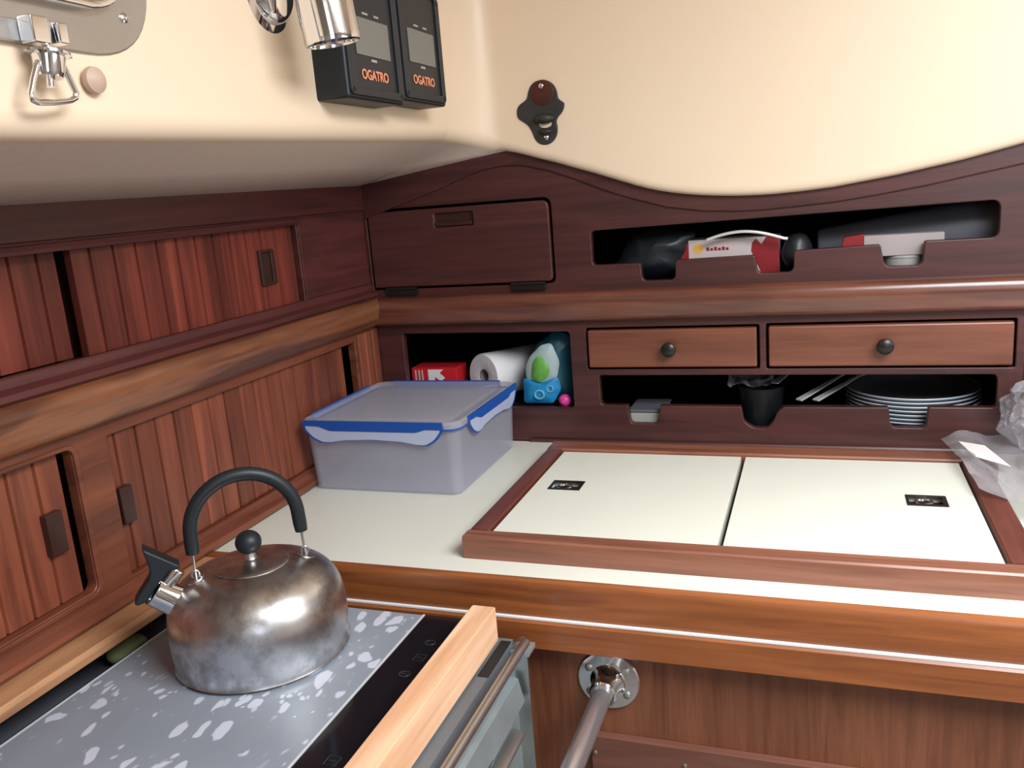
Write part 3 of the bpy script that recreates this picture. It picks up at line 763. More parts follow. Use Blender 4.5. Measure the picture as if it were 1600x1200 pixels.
# ------------------------------------------------------------------ things in the cubby
RB = thing('tea_carton', 'small red carton with a white arrow, lying in the cubby behind the plastic box', 'carton', (0.095, 0.09, 0.961))
obj('carton', box((0.048, 0.052, 0.9612), (0.146, 0.105, 1.031), 0.0015), 'red', RB)
ax0, az0 = 0.102, 1.012
arrow = [(0.080, 0.992), (0.080, 1.031), (0.112, 1.031), (0.1075, 1.023), (0.1195, 1.012), (0.1085, 1.004), (0.1065, 0.9965), (0.100, 1.005), (0.101, 0.992)]
arrow = [(-0.011, -0.018), (-0.011, 0.013), (0.016, 0.013), (0.009, 0.006), (0.018, -0.004), (0.010, -0.011), (0.001, -0.002), (-0.002, -0.018)]
obj('white_arrow', plate([(0.098 + a * 1.25, 1.014 + b * 1.0) for a, b in arrow], [], 0.0008, 0.0001, BACK(0.0515)), 'white', RB, label='white arrow print')
bm = bmesh.new()
for x in (0.0555, 0.063, 0.070): add_box(bm, (x, 0.0514, 0.996), (x + 0.003, 0.052, 1.026))
obj('white_lettering', bm, 'carton_white', RB)
# kitchen roll
KR = thing('kitchen_roll', 'white kitchen paper roll lying on its side in the cubby', 'paper roll', (0.23, 0.07, 0.961))
ra = Vector((0.204, 0.052, 1.014)); rb = Vector((0.292, 0.215, 1.006)); 
mt = axis_mat(ra, rb - ra); Lr = (rb - ra).length
obj('paper', lathe([(0.013, 0.0), (0.020, -0.0015), (0.030, -0.002), (0.042, -0.0015), (0.044, 0.002), (0.044, Lr), (0.013, Lr)], 56, mt, cap=False), 'paper', KR)
obj('core', lathe([(0.0125, 0.001), (0.0135, 0.001), (0.0135, Lr), (0.0125, Lr), (0.0125, 0.001)], 32, mt, cap=False), 'cardboard', KR)
# soft pack
SP = thing('dishwasher_tablet_bag', 'blue and green soft plastic pouch standing in the right of the cubby', 'pouch', (0.335, 0.05, 0.961))
def soft(outline, th, m, amp=0.0025, seed=1, sub=5):
    """pillow shaped pouch from an outline in the plane m"""
    cx = sum(p[0] for p in outline) / len(outline); cz = sum(p[1] for p in outline) / len(outline)
    bm = bmesh.new(); rings = []
    K = 7
    for side in (1, -1):
        rs = []
        for k in range(K + (1 if side == 1 else 0)):
            s = 1 - k / K if side == 1 else 1 - k / K
            if side == -1 and k == 0: rs.append(rings[0][0]); continue
            hgt = th * (1 - s ** 2.6) * side
            rs.append([bm.verts.new(m @ Vector((cx + (x - cx) * s + 0, cz + (z - cz) * s, hgt))) for x, z in outline] if k < K else None)
        rs = [r for r in rs if r]
        c = bm.verts.new(m @ Vector((cx, cz, th * side)))
        n = len(outline)
        for a, b in zip(rs, rs[1:]):
            for i in range(n):
                j = (i + 1) % n
                bm.faces.new((a[i], a[j], b[j], b[i]) if side == 1 else (a[j], a[i], b[i], b[j]))
        for i in range(n):
            j = (i + 1) % n
            bm.faces.new((rs[-1][i], rs[-1][j], c) if side == 1 else (rs[-1][j], rs[-1][i], c))
        rings.append(rs)
    displace(bm, amp, 45, seed)
    return bm
def dens(poly, n=6):
    out = []
    for i in range(len(poly)):
        a, b = poly[i], poly[(i + 1) % len(poly)]
        for k in range(n): out.append((a[0] + (b[0] - a[0]) * k / n, a[1] + (b[1] - a[1]) * k / n))
    return out
o1 = [(0.287, 0.966), (0.383, 0.966), (0.387, 1.03), (0.385, 1.085), (0.370, 1.096), (0.348, 1.098), (0.318, 1.076), (0.303, 1.058), (0.300, 1.03), (0.287, 1.022)]
obj('pouch', soft(dens(rounded(o1, 0.006, 2), 2), 0.022, BACK(0.055), 0.003, 3), 'teal_bag', SP)
o2 = [(0.290, 0.966), (0.350, 0.966), (0.366, 0.995), (0.362, 1.018), (0.330, 1.006), (0.310, 1.014), (0.291, 1.014)]
obj('blue_panel', soft(dens(rounded(o2, 0.006, 2), 2), 0.009, BACK(0.030), 0.0015, 5), 'blue_bag', SP)
o3 = [(0.300, 1.012), (0.325, 1.002), (0.360, 1.016), (0.366, 1.045), (0.352, 1.082), (0.330, 1.076), (0.308, 1.056), (0.299, 1.036)]
obj('pale_panel', soft(dens(rounded(o3, 0.006, 2), 2), 0.008, BACK(0.030), 0.001, 6), 'pale_bag', SP)
o4 = [(0.312, 1.016), (0.326, 1.007), (0.342, 1.016), (0.350, 1.034), (0.341, 1.052), (0.326, 1.060), (0.315, 1.044)]
obj('green_leaf_print', soft(dens(rounded(o4, 0.006, 2), 2), 0.005, BACK(0.0215), 0.0005, 7), 'green', SP)
bm = sweep([(0.325 + 0.009 * math.cos(a), 0.0205, 0.985 + 0.008 * math.sin(a)) for a in [2 * PI * k / 20 for k in range(20)]], 0.002, 6, True)
sweep([(0.346 + 0.006 * math.cos(a), 0.0215, 0.996 + 0.006 * math.sin(a)) for a in [2 * PI * k / 16 for k in range(16)]], 0.0015, 6, True, bm)
obj('bubble_print', bm, 'light_blue', SP)
PB = obj('pink_cap', lathe([(0, 0), (0.0095, 0), (0.0115, 0.003), (0.0115, 0.010), (0.0085, 0.014), (0.004, 0.0155), (0.0035, 0.019), (0, 0.020)], 28, axis_mat((0.3735, 0.030, 0.9735), -Y)), 'pink')
tag(PB, 'small bright pink round cap lying by the foot of the blue pouch', 'cap')

# ------------------------------------------------------------------ plates and cutlery
def plate_profile(r, t=0.003):
    return [(0, 0), (r * 0.62, 0), (r * 0.66, 0.002), (r * 0.80, 0.004), (r * 0.97, 0.0125), (r, 0.0150), (r * 0.995, 0.0165), (r * 0.975, 0.0162), (r * 0.80, 0.0080), (r * 0.66, 0.0045), (0, 0.004)]
NP = 7
pl0 = None
names = ['topmost grey dinner plate of the stack in the lower opening', 'second grey plate from the top of the stack in the lower opening', 'third grey plate from the top of the stack in the lower opening', 'middle grey plate of the stack of seven in the lower opening', 'third plate from the bottom of the stack in the lower opening', 'second plate from the bottom of the stack in the lower opening', 'bottom plate of the stack resting on the lower locker shelf']
for k in range(NP):
    if k == 0:
        P0 = thing('dinner_plate', names[NP - 1], 'plate', (0.972, 0.143, 0.9190), 'plates stacked in the lower opening')
        mm = Matrix.Translation(P0.location)
        body = obj('plate_body', lathe(plate_profile(0.108), 72, mm), 'plate', P0)
        rimp = [(0.1079, 0.0146), (0.1084, 0.0156), (0.1079, 0.0167), (0.1062, 0.0168), (0.1062, 0.0158), (0.1030, 0.0118), (0.1034, 0.0112), (0.1079, 0.0146)]
        rim = obj('plate_rim', lathe(rimp, 72, mm, cap=False), 'plate_rim', P0, label='pale rim edge')
    else:
        c = P0.copy(); COL.objects.link(c); c['label'] = names[NP - 1 - k]
        c.location = (0.972 + random.uniform(-.0015, .0015), 0.143 + random.uniform(-.0015, .0015), 0.9190 + 0.0069 * k)
        for ch in (body, rim):
            q = ch.copy(); COL.objects.link(q); q.parent = c

def fork(label, a, b, first=None):
    """cutlery handle: flat steel bar with a rounded end lying from a to b"""
    if first is None:
        t = thing('fork', label, 'cutlery', (0, 0, 0), 'cutlery bundled in the lower opening')
        L = 0.17
        pts = [(0, -0.007), (0.06, -0.0055), (0.105, -0.003), (0.115, -0.004), (0.125, -0.010), (0.17, -0.011)]
        out = pts + [(x, -y) for x, y in reversed(pts)]
        holes = [[(0.135, y - 0.0012), (0.169, y - 0.0012), (0.169, y + 0.0012), (0.135, y + 0.0012)] for y in (-0.005, 0.0, 0.005)]
        bm = plate(rounded(out, 0.002, 3), holes, 0.0024, 0.0006, Matrix.Identity(4))
        obj('fork_body', bm, 'steel_bright', t, org=Vector((0, 0, 0)))
    else:
        t = first.copy(); COL.objects.link(t); t['label'] = label
        for ch in first.children:
            q = ch.copy(); COL.objects.link(q); q.parent = t
    a, b = Vector(a), Vector(b)
    t.location = a
    t.rotation_euler = (b - a).to_track_quat('X', 'Z').to_euler()
    return t
f0 = fork('steel fork leaning in the lower opening, nearest the plates', (0.812, 0.034, 0.9750), (0.915, 0.150, 1.010))
fork('steel fork leaning in the lower opening, next to the one nearest the plates', (0.785, 0.031, 0.9760), (0.888, 0.150, 1.013), f0)
fork('steel fork resting over the rim of the black pot in the lower opening', (0.745, 0.050, 1.0015), (0.800, 0.190, 1.020), f0)
bm = bmesh.new(); G = 26; gr = []
for i in range(G):
    row = []
    for j in range(G):
        sx, ty = i / (G - 1), j / (G - 1)
        p = Vector((0.668 + 0.075 * sx, 0.030 + 0.085 * ty, 1.003 + 0.004 * math.sin(sx * 7 + ty * 3)))
        p.z += 0.012 * noise.noise(p * 60) + 0.004 * noise.noise(p * 170); p.y += 0.006 * noise.noise(p * 40 + Vector((5, 0, 0)))
        row.append(bm.verts.new(p))
    gr.append(row)
for i in range(G - 1):
    for j in range(G - 1): bm.faces.new((gr[i][j], gr[i + 1][j], gr[i + 1][j + 1], gr[i][j + 1]))
tag(obj('cutlery_bag', bm, 'film_dense'), 'crumpled clear plastic bag over the black pot in the lower opening', 'plastic bag')
bm = lathe([(0, 0), (0.032, 0), (0.034, 0.003), (0.038, 0.060), (0.040, 0.075), (0.037, 0.076), (0.034, 0.058), (0.030, 0.006), (0, 0.005)], 40, Matrix.Translation((0.722, 0.062, 0.9188)))
UH = obj('utensil_pot', bm, 'black_pot'); tag(UH, 'black round pot behind the middle notch of the lower opening', 'pot')
TT = thing('storage_tin', 'small grey tin behind the left notch of the lower opening', 'tin', (0.527, 0.06, 0.9188))
obj('tin', box((0.495, 0.020, 0.9188), (0.556, 0.100, 0.9530), 0.003), 'tub', TT)
obj('tin_lid', box((0.493, 0.018, 0.9532), (0.558, 0.102, 0.9580), 0.002), 'grey_pan', TT)

# ------------------------------------------------------------------ things in the upper opening
BG = obj('black_tote', soft(dens(rounded([(0.470, 1.190), (0.60, 1.190), (0.61, 1.24), (0.62, 1.268), (0.55, 1.280), (0.505, 1.262), (0.475, 1.222)], 0.01, 3), 2), 0.03, BACK(0.065), 0.005, 2), 'black_cloth')
tag(BG, 'dark vinyl bag slumped at the left end of the upper opening', 'bag')
PC = thing('pasta_carton', 'white and dark red food carton lying in the middle of the upper opening', 'carton', (0.67, 0.09, 1.1885))
obj('carton', box((0.605, 0.052, 1.1885), (0.755, 0.120, 1.2525), 0.001), 'carton_white', PC)
bm = box((0.586, 0.0515, 1.1888), (0.606, 0.1205, 1.2480), 0.0008)
obj('red_end', bm, 'red_dark', PC)
bm = plate([(0.727, 1.190), (0.7552, 1.190), (0.7552, 1.2527), (0.735, 1.2527), (0.727, 1.240), (0.718, 1.250), (0.712, 1.244), (0.710, 1.230)], [], 0.0008, 0.0001, BACK(0.0515))
obj('red_print', bm, 'red_dark', PC)
obj('yellow_print', lathe([(0, 0), (0.0085, 0), (0.0085, 0.0006), (0, 0.0006)], 24, axis_mat((0.622, 0.0522, 1.238), -Y)), 'yellow', PC)
bm = bmesh.new()
for i in range(6): add_box(bm, (0.636 + i * 0.0065, 0.0514, 1.2335), (0.6405 + i * 0.0065, 0.052, 1.2395 - (i % 2) * 0.0015))
obj('dark_lettering', bm, 'red_dark', PC)
# pan with a thin steel handle
WH = obj('wire_whisk_handle', sweep([(0.640 + 0.13 * t, 0.028, 1.249 + 0.0155 * math.sin(PI * min(1, t * 0.93 + 0.10))) for t in [k / 24 for k in range(25)]], 0.0026, 8), 'steel_bright')
tag(WH, 'thin curved bright steel handle arching over the white carton', 'handle')
BP = blob((0.783, 0.062, 1.2235), (0.024, 0.026, 0.032), 4); displace(BP, 0.003, 40, 8)
tag(obj('black_pouch', BP, 'black_cloth'), 'black cloth pouch showing in the middle notch of the upper opening', 'pouch')
GL = bmesh.new()
# long dark grey roll lying obliquely
a, b = Vector((0.818, 0.125, 1.2260)), Vector((1.090, 0.108, 1.246))
FR = thing('foil_roll', 'long dark grey tube lying obliquely in the right half of the upper opening', 'tube', (0.95, 0.11, 1.19))
obj('tube', lathe([(0, 0), (0.026, 0), (0.029, 0.004), (0.050, (b - a).length - 0.004), (0.046, (b - a).length), (0, (b - a).length)], 40, axis_mat(a, b - a)), 'grey_pan', FR)
RC = thing('biscuit_carton', 'pale carton with a red end by the right notch of the upper opening', 'carton', (0.93, 0.04, 1.1885))
obj('carton', box((0.885, 0.022, 1.2135), (1.000, 0.048, 1.2465), 0.001), 'carton_dull', RC)
obj('red_end', prism([(0, 0), (0.037, 0), (0.037, 0.036), (0.008, 0.032)], (0.848, 0.0225, 1.2137), (0.848, 0.0475, 1.2137), X, Z), 'red_dark', RC)
TB = thing('food_tub', 'grey lidded tub behind the right notch of the upper opening', 'tub', (0.945, 0.045, 1.1885))
obj('tub', lathe([(0, 0), (0.030, 0), (0.031, 0.002), (0.033, 0.0205), (0, 0.0205)], 40, Matrix.Translation((0.946, 0.055, 1.1883))), 'tub', TB)
obj('tub_rim', lathe([(0, 0.0207), (0.034, 0.0207), (0.0345, 0.0225), (0.034, 0.0246), (0, 0.0246)], 40, Matrix.Translation((0.946, 0.055, 1.1883))), 'tub', TB)

# ------------------------------------------------------------------ clear bag on the right of the worktop
CBag = thing('clear_plastic_bag', 'crumpled clear plastic bag on the right end of the worktop', 'plastic bag', (1.10, -0.15, 0.9))
bm = bmesh.new()
G = 34
q = [Vector((0.995, -0.050, 0.933)), Vector((1.16, -0.030, 0.950)), Vector((1.17, -0.36, 0.940)), Vector((1.012, -0.285, 0.9325))]
grid = []
for i in range(G):
    row = []
    for j in range(G):
        s, t = i / (G - 1), j / (G - 1)
        p = (q[0] * (1 - s) + q[1] * s) * (1 - t) + (q[3] * (1 - s) + q[2] * s) * t
        k = noise.noise(Vector((p.x * 16, p.y * 5, 2.0)))
        p = p + Vector((0, 0, max(0, 0.007 * math.sin(s * 9 + t * 2) + 0.012 * k + 0.004 + 0.006 * abs(noise.noise(Vector((p.x * 50, p.y * 14, 7.0)))))))
        row.append(bm.verts.new(p))
    grid.append(row)
for i in range(G - 1):
    for j in range(G - 1):
        bm.faces.new((grid[i][j], grid[i + 1][j], grid[i + 1][j + 1], grid[i][j + 1]))
obj('loose_flap', bm, 'film', CBag)
bm = blob((1.136, -0.080, 0.983), (0.082, 0.066, 0.038), 5)
displace(bm, 0.026, 16, 11); displace(bm, 0.012, 40, 12); displace(bm, 0.005, 95, 13)
obj('bunched_bag', bm, 'film_dense', CBag)
lbm = bmesh.new()
lp = [Vector((1.013, -0.095, 0.946)), Vector((1.044, -0.118, 0.9475)), Vector((1.060, -0.215, 0.9485)), Vector((1.024, -0.165, 0.9455))]
lbm.faces.new([lbm.verts.new(p) for p in lp])
r = bmesh.ops.extrude_face_region(lbm, geom=lbm.faces[:]);
for v in [g for g in r['geom'] if isinstance(g, bmesh.types.BMVert)]: v.co.z += 0.0006
obj('white_label', lbm, 'white', CBag)

# ------------------------------------------------------------------ stove: hob, oven body, rail
ZH = 0.870
HB = thing('induction_hob', 'flat hob with slate grey pale-flecked surface and a black touch strip', 'hob', (0.24, -0.9, ZH - 0.014))
bm = plate(rounded([(0.060, -1.35), (0.4430, -1.35), (0.4430, -0.608), (0.060, -0.608)], .004), [], 0.012, 0.001, FLAT(ZH - 0.0006))
obj('glass_plate', bm, 'glassy', HB)
obj('flecked_film', box((0.0665, -1.34, ZH - 0.0008), (0.3690, -0.611, ZH)), 'hob', HB)
bm = bmesh.new()
add_box(bm, (0.0640, -1.34, ZH - 0.0008), (0.0668, -0.6095, ZH + 0.0004)); add_box(bm, (0.3688, -1.34, ZH - 0.0008), (0.3712, -0.6095, ZH + 0.0004))
obj('film_edge', bm, 'foil_line', HB)
icons = [(0.405, -0.668, 0), (0.407, -0.700, 1), (0.405, -0.733, 2), (0.404, -0.878, 1), (0.405, -0.925, 3), (0.403, -0.972, 2)]
for (x, y, k) in icons:
    bm = bmesh.new()
    r = 0.006
    if k in (0, 2):
        sweep([(x + r * math.cos(a), y + r * 0.8 * math.sin(a), ZH - 0.0004) for a in [2 * PI * i / 20 for i in range(20)]], 0.0007, 5, True, bm)
    if k in (1, 3):
        sweep([(x + sx * r, y + sy * r, ZH - 0.0004) for sx, sy in ((-1, -1), (1, -1), (1, 1), (-1, 1))], 0.0007, 5, True, bm)
    if k != 0:
        sweep([(x - r * 0.6, y, ZH - 0.0004), (x + r * 0.6, y, ZH - 0.0004)], 0.0006, 5, False, bm)
    obj('touch_symbol', bm, 'icon', HB)
OV = thing('oven', 'metal oven body hanging under the hob with a steel rail along its door', 'oven', (0.25, -0.95, 0.40))
obj('oven_body', box((0.072, -1.33, 0.42), (0.466, -0.612, 0.855), 0.004), 'stove_side', OV)
obj('top_ledge', box((0.430, -1.33, 0.8405), (0.486, -0.618, 0.8555), 0.001), 'grey_enamel', OV)
obj('dark_slot', box((0.474, -0.700, 0.8550), (0.486, -0.625, 0.8562)), 'black_gap', OV)
dr_ = obj('oven_door', plate(rounded([(-1.31, 0.60), (-0.612, 0.60), (-0.612, 0.842), (-1.31, 0.842)], .006), [rounded([(-1.22, 0.63), (-0.70, 0.63), (-0.70, 0.775), (-1.22, 0.775)], .01)], 0.016, 0.002, LEFT(0.4835)), 'dull_steel', OV)
obj('oven_glass', box((0.4680, -1.23, 0.62), (0.4760, -0.69, 0.785)), 'dull_steel', dr_)
obj('door_step', prism([(0, 0), (0.010, 0.0), (0.012, 0.003), (0.006, 0.032), (0, 0.034)], (0.4835, -1.31, 0.775), (0.4835, -0.622, 0.775), X, Z), 'dull_steel', dr_)
obj('door_lower_bar', prism([(0, 0), (0.014, 0.0), (0.016, 0.006), (0.012, 0.010), (0, 0.012)], (0.4835, -1.31, 0.742), (0.4835, -0.640, 0.742), X, Z), 'steel', dr_)
rail = sweep([(0.487, -0.622, 0.845), (0.500, -0.622, 0.856), (0.504, -0.628, 0.8585), (0.504, -0.66, 0.8585), (0.504, -1.30, 0.8585)], [0.006, 0.006, 0.0058, 0.0055, 0.0055], 14)
obj('top_rail', rail, 'steel', OV)
obj('side_flange', box((0.4835, -0.614, 0.66), (0.500, -0.6125, 0.848)), 'steel', OV)
bm = box((0.486, -0.632, 0.842), (0.509, -0.607, 0.848), 0.001)
obj('rail_bracket', bm, 'dull_steel', OV)
PN = obj('pine_fiddle', box((0.4435, -1.40, 0.8580), (0.4725, -0.6285, 0.9005), 0.002), 'pine')
tag(PN, 'pale pine batten fixed along the front edge of the hob', 'batten')
# dark things in the gap behind the stove
VG = blob((0.016, -0.725, 0.848), (0.018, 0.028, 0.014), 4); displace(VG, 0.002, 30, 3)
tag(obj('green_gourd', VG, 'veg'), 'dull green rounded object down the gap between stove and left wall', 'vegetable')
GT = obj('gap_tray', box((-0.10, -1.30, 0.820), (0.056, -0.60, 0.8335), 0.003), 'grey_pan')
tag(GT, 'dark grey shelf down the gap between stove and left wall', 'shelf')
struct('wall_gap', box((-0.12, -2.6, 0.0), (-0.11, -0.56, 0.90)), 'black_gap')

# ------------------------------------------------------------------ kettle
KC = Vector((0.2175, -0.7175, ZH + 0.0004))
TH = math.radians(42)
D = Vector((math.cos(TH), math.sin(TH), 0)); Nn = Vector((-D.y, D.x, 0))
KT = thing('kettle', 'stained stainless steel whistling kettle with black arched handle on the hob', 'kettle', KC)
mk = Matrix.Translation(KC)
body = [(0, 0), (0.090, 0), (0.0965, 0.0012), (0.0985, 0.0032), (0.0975, 0.0055), (0.0970, 0.009), (0.0985, 0.025), (0.0985, 0.045), (0.0975, 0.057), (0.0950, 0.069), (0.0900, 0.080), (0.0830, 0.0885), (0.0730, 0.0955), (0.0600, 0.1005), (0.0480, 0.1035), (0.0430, 0.1045), (0.0410, 0.1040), (0, 0.1040)]
def dense(prof, n=4):
    out = []
    P = [Vector(p) for p in prof]
    for i in range(len(P) - 1):
        p0, p1, p2, p3 = P[max(i - 1, 0)], P[i], P[i + 1], P[min(i + 2, len(P) - 1)]
        for k in range(n):
            t = k / n
            out.append(tuple(0.5 * ((2 * p1) + (p2 - p0) * t + (2 * p0 - 5 * p1 + 4 * p2 - p3) * t * t + (3 * p1 - p0 - 3 * p2 + p3) * t ** 3)))
    out.append(tuple(P[-1])); return out
prof = body[:5] + dense(body[5:15], 4) + body[15:]
obj('kettle_body', lathe(prof, 96, mk), 'kettle', KT)
lidk = obj('kettle_lid', lathe([(0, 0.1042), (0.0405, 0.1042), (0.0415, 0.1050), (0.0405, 0.1062), (0.036, 0.1072), (0.022, 0.1090), (0.010, 0.1098), (0.0075, 0.1110), (0.0062, 0.1140), (0.0062, 0.1180), (0, 0.1180)], 64, mk), 'kettle', KT)
kb = blob(KC + Vector((0, 0, 0.1300)), (0.0145, 0.0145, 0.0135), 4)
obj('lid_knob', kb, 'grip', lidk, label='black ball knob')
def hp(s, z, off=0.0):
    return Vector((0.2175, -0.7175, 0)) + D * s + Nn * off + Z * z
arc = []
for k in range(33):
    a = PI * k / 32
    arc.append(hp(-0.058 * math.cos(a), 1.022 + 0.058 * math.sin(a)))
pts = [hp(-0.0590, 1.001), hp(-0.0585, 1.010)] + arc + [hp(0.0585, 1.010), hp(0.0590, 1.001)]
rr = [0.0077] * len(pts); rr[0] = rr[-1] = 0.0070
hd = obj('handle', sweep(pts, rr, 20), 'grip', KT, label='black arched grip')
for s in (-1, 1):
    bm = sweep([hp(0.0590 * s, 1.002), hp(0.0592 * s, 0.990), hp(0.0597 * s, 0.978)], 0.0014, 10)
    sweep([hp(0.0597 * s + 0.0038 * math.cos(a), 0.9765 + 0.0050 * math.sin(a)) for a in [2 * PI * i / 18 for i in range(18)]], 0.0013, 8, True, bm)
    obj('handle_wire', bm, 'steel', hd, label='bare wire end')
    br = []
    # eye bracket standing on the shoulder
    bm = sweep([hp(0.0597 * s, 0.966, -0.006), hp(0.0597 * s, 0.974, -0.0055), hp(0.0597 * s, 0.9785, -0.002), hp(0.0597 * s, 0.9785, 0.002), hp(0.0597 * s, 0.974, 0.0055), hp(0.0597 * s, 0.966, 0.006)], 0.0016, 8)
    lathe([(0, 0), (0.0105, 0), (0.0100, 0.0012), (0.004, 0.0018), (0, 0.0018)], 24, axis_mat(hp(0.0600 * s, 0.9705), (D * s * 0.38 + Z)), bm)
    obj('handle_bracket', bm, 'steel', KT)
dirS = (D * -0.76 + Z * 0.65).normalized()
sp0 = hp(-0.066, 0.9365)
obj('spout', lathe([(0.0, 0), (0.0225, 0), (0.0200, 0.012), (0.0180, 0.020), (0.0168, 0.030), (0.0162, 0.048), (0.0166, 0.0495), (0.0150, 0.0500), (0.0145, 0.046), (0.0, 0.046)], 40, axis_mat(sp0, dirS)), 'chrome', KT)
sp1 = sp0 + dirS * 0.0485
lev2 = [(-0.1080, 1.0215), (-0.0745, 0.9945), (-0.0735, 0.9915), (-0.0775, 0.9900), (-0.0850, 0.9910), (-0.0925, 0.9840), (-0.1120, 0.9610), (-0.1225, 0.9590), (-0.1245, 0.9625), (-0.1190, 0.9700), (-0.1060, 0.9860), (-0.1035, 0.9960), (-0.1060, 1.0120)]
mlev = frame(hp(0, 0, 0), D, Z, -Nn)
bm = plate(rounded(lev2, 0.002, 3), [], 0.020, 0.002, mlev @ Matrix.Translation((0, 0, 0.010)))
obj('whistle_lever', bm, 'grip', KT, label='black thumb lever')
obj('whistle', lathe([(0, 0), (0.0085, 0), (0.0095, 0.001), (0.0095, 0.018), (0.0085, 0.0195), (0, 0.0195)], 24, axis_mat(hp(-0.0900, 0.9745), (D * 0.60 + Z * 0.62))), 'chrome', KT)

# ------------------------------------------------------------------ chrome grab rail
GR = thing('grab_rail', 'chrome tube rail bolted to the cabinet front below the worktop', 'rail', (0.578, -0.545, 0.771))
fc = Vector((0.578, -0.5455, 0.7715))
obj('flange', lathe([(0, 0), (0.038, 0), (0.0385, 0.002), (0.037, 0.004), (0.022, 0.006), (0.0185, 0.010), (0.0165, 0.022), (0.0165, 0.034), (0.0145, 0.036), (0, 0.036)], 56, axis_mat(fc, -Y)), 'chrome', GR)
obj('tube', lathe([(0, 0.030), (0.0118, 0.030), (0.0118, 1.00), (0, 1.00)], 40, axis_mat(fc, -Y)), 'rail_steel', GR)
for a in (35, 215, 325, 145):
    screw(fc + Vector((0.028 * math.cos(math.radians(a)), -0.0052, 0.028 * math.sin(math.radians(a)))), -Y, 0.0052, GR, 'flange_screw', 'steel')

# ------------------------------------------------------------------ bottle opener
BO = thing('bottle_opener', 'cast iron bottle opener screwed to the cream face', 'bottle opener', (0.378, -0.016, 1.43))
raw = [(1325, 332), (1352, 336), (1375, 352), (1388, 378), (1393, 410), (1405, 420), (1420, 428), (1418, 450), (1408, 472), (1392, 488), (1386, 505), (1392, 530), (1390, 560), (1378, 585), (1358, 601), (1335, 605), (1312, 598), (1296, 580), (1286, 552), (1270, 525), (1248, 508), (1228, 498), (1221, 480), (1222, 452), (1232, 436), (1250, 424), (1263, 412), (1267, 385), (1278, 355), (1298, 338)]
ol = [at(350 + u / 2.6667, v / 2.6667, 1, -0.022) for u, v in raw]
ol = rounded([(p.x, p.z) for p in ol], 0.004, 2)
ol.reverse()
hole_c = at(350 + 1340 / 2.6667, 516 / 2.6667, 1, -0.022)
hole = [(hole_c.x + 0.0120 * math.cos(a), hole_c.z + 0.0065 * math.sin(a)) for a in [2 * PI * k / 20 for k in range(20)]]
obj('opener_plate', plate(ol, [hole], 0.008, 0.002, BACK(-0.0245)), 'iron', BO)
tp = at(848, 145, 1, -0.022)
hood = at(350 + 1338 / 2.6667, 492 / 2.6667, 1, -0.022)
bm = blob((hood.x, -0.026, hood.z - 0.001), (0.018, 0.014, 0.0085), 3)
obj('cap_catch', bm, 'iron', BO)
bm = blob((hood.x, -0.024, hood.z - 0.022), (0.012, 0.008, 0.005), 3)
obj('lower_lip', bm, 'iron', BO)
obj('recess_shade', lathe([(0, 0), (0.013, 0), (0.013, 0.001), (0, 0.001)], 24, axis_mat((hole_c.x, -0.0165, hole_c.z), -Y)), 'black_gap', BO)  # black disc behind the hole, painting in the shade of the cup
obj('rust_patch', lathe([(0, 0), (0.020, 0), (0.0205, 0.001), (0.017, 0.0022), (0, 0.0026)], 32, axis_mat((tp.x, -0.0243, tp.z), -Y)), 'rust', BO, label='rusty brown upper lobe')
for (u, v) in ((350 + 1321 / 2.6667, 358 / 2.6667), (350 + 1342 / 2.6667, 572 / 2.6667)):
    p = at(u, v, 1, -0.026)
    screw((p.x, -0.0262 if v < 150 else -0.0245, p.z), -Y, 0.0042, BO, 'screw', 'chrome')

# ------------------------------------------------------------------ two solar monitors
WX = 0.2402
def monitor(y0, y1, z0, z1, label):
    t = thing('battery_monitor', label, 'monitor', (WX, (y0 + y1) / 2, z0), 'solar monitors on the coachroof side')
    xf = WX + 0.050
    obj('housing', box((WX - 0.002, y0, z0), (xf, y1, z1), 0.004, 3), 'black_plastic', t)
    fr = obj('front_frame', plate(rounded([(y0 + 0.004, z0 + 0.004), (y1 - 0.004, z0 + 0.004), (y1 - 0.004, z1 - 0.004), (y0 + 0.004, z1 - 0.004)], .008),
        [rounded([(y0 + 0.016, z0 + 0.014), (y1 - 0.016, z0 + 0.014), (y1 - 0.016, z1 - 0.008), (y0 + 0.016, z1 - 0.008)], .005)], 0.004, 0.001, LEFT(xf + 0.003)), 'black_plastic', t)
    yc = (y0 + y1) / 2; w = (y1 - y0)
    s0, s1 = yc - w * 0.30, yc + w * 0.30
    sz0 = z0 + 0.053
    obj('display', plate(rounded([(s0, sz0), (s1, sz0), (s1, sz0 + 0.044), (s0, sz0 + 0.044)], .001), [], 0.0012, 0.0002, LEFT(xf + 0.0012)), 'lcd', t)
    obj('brand_lettering', text_bm('OGATRO', 0.0165, frame((xf + 0.0008, yc - 0.002, z0 + 0.030), Y, Z, X)), 'orange', t)
    for ya, yb, za, zb_ in ((-0.008, 0.006, -0.006, -0.003), (-0.020, -0.006, 0.0485, 0.051), (0.010, 0.022, 0.0485, 0.051)):
        obj('small_lettering', box((xf + 0.0001, yc + ya, sz0 + za), (xf + 0.0007, yc + yb, sz0 + zb_)), 'tub', t)
    for yy, zz in ((y0 + 0.010, z0 + 0.010), (y1 - 0.010, z0 + 0.010), (y1 - 0.010, z1 - 0.012), (y0 + 0.010, z1 - 0.012)):
        obj('corner_hole', lathe([(0, 0), (0.003, 0), (0.003, 0.0005), (0, 0.0005)], 16, axis_mat((xf + 0.0029, yy, zz), X)), 'black_gap', t)
monitor(-0.504, -0.3565, 1.4840, 1.645, 'left of the two black battery monitors, partly behind the chrome lamp')
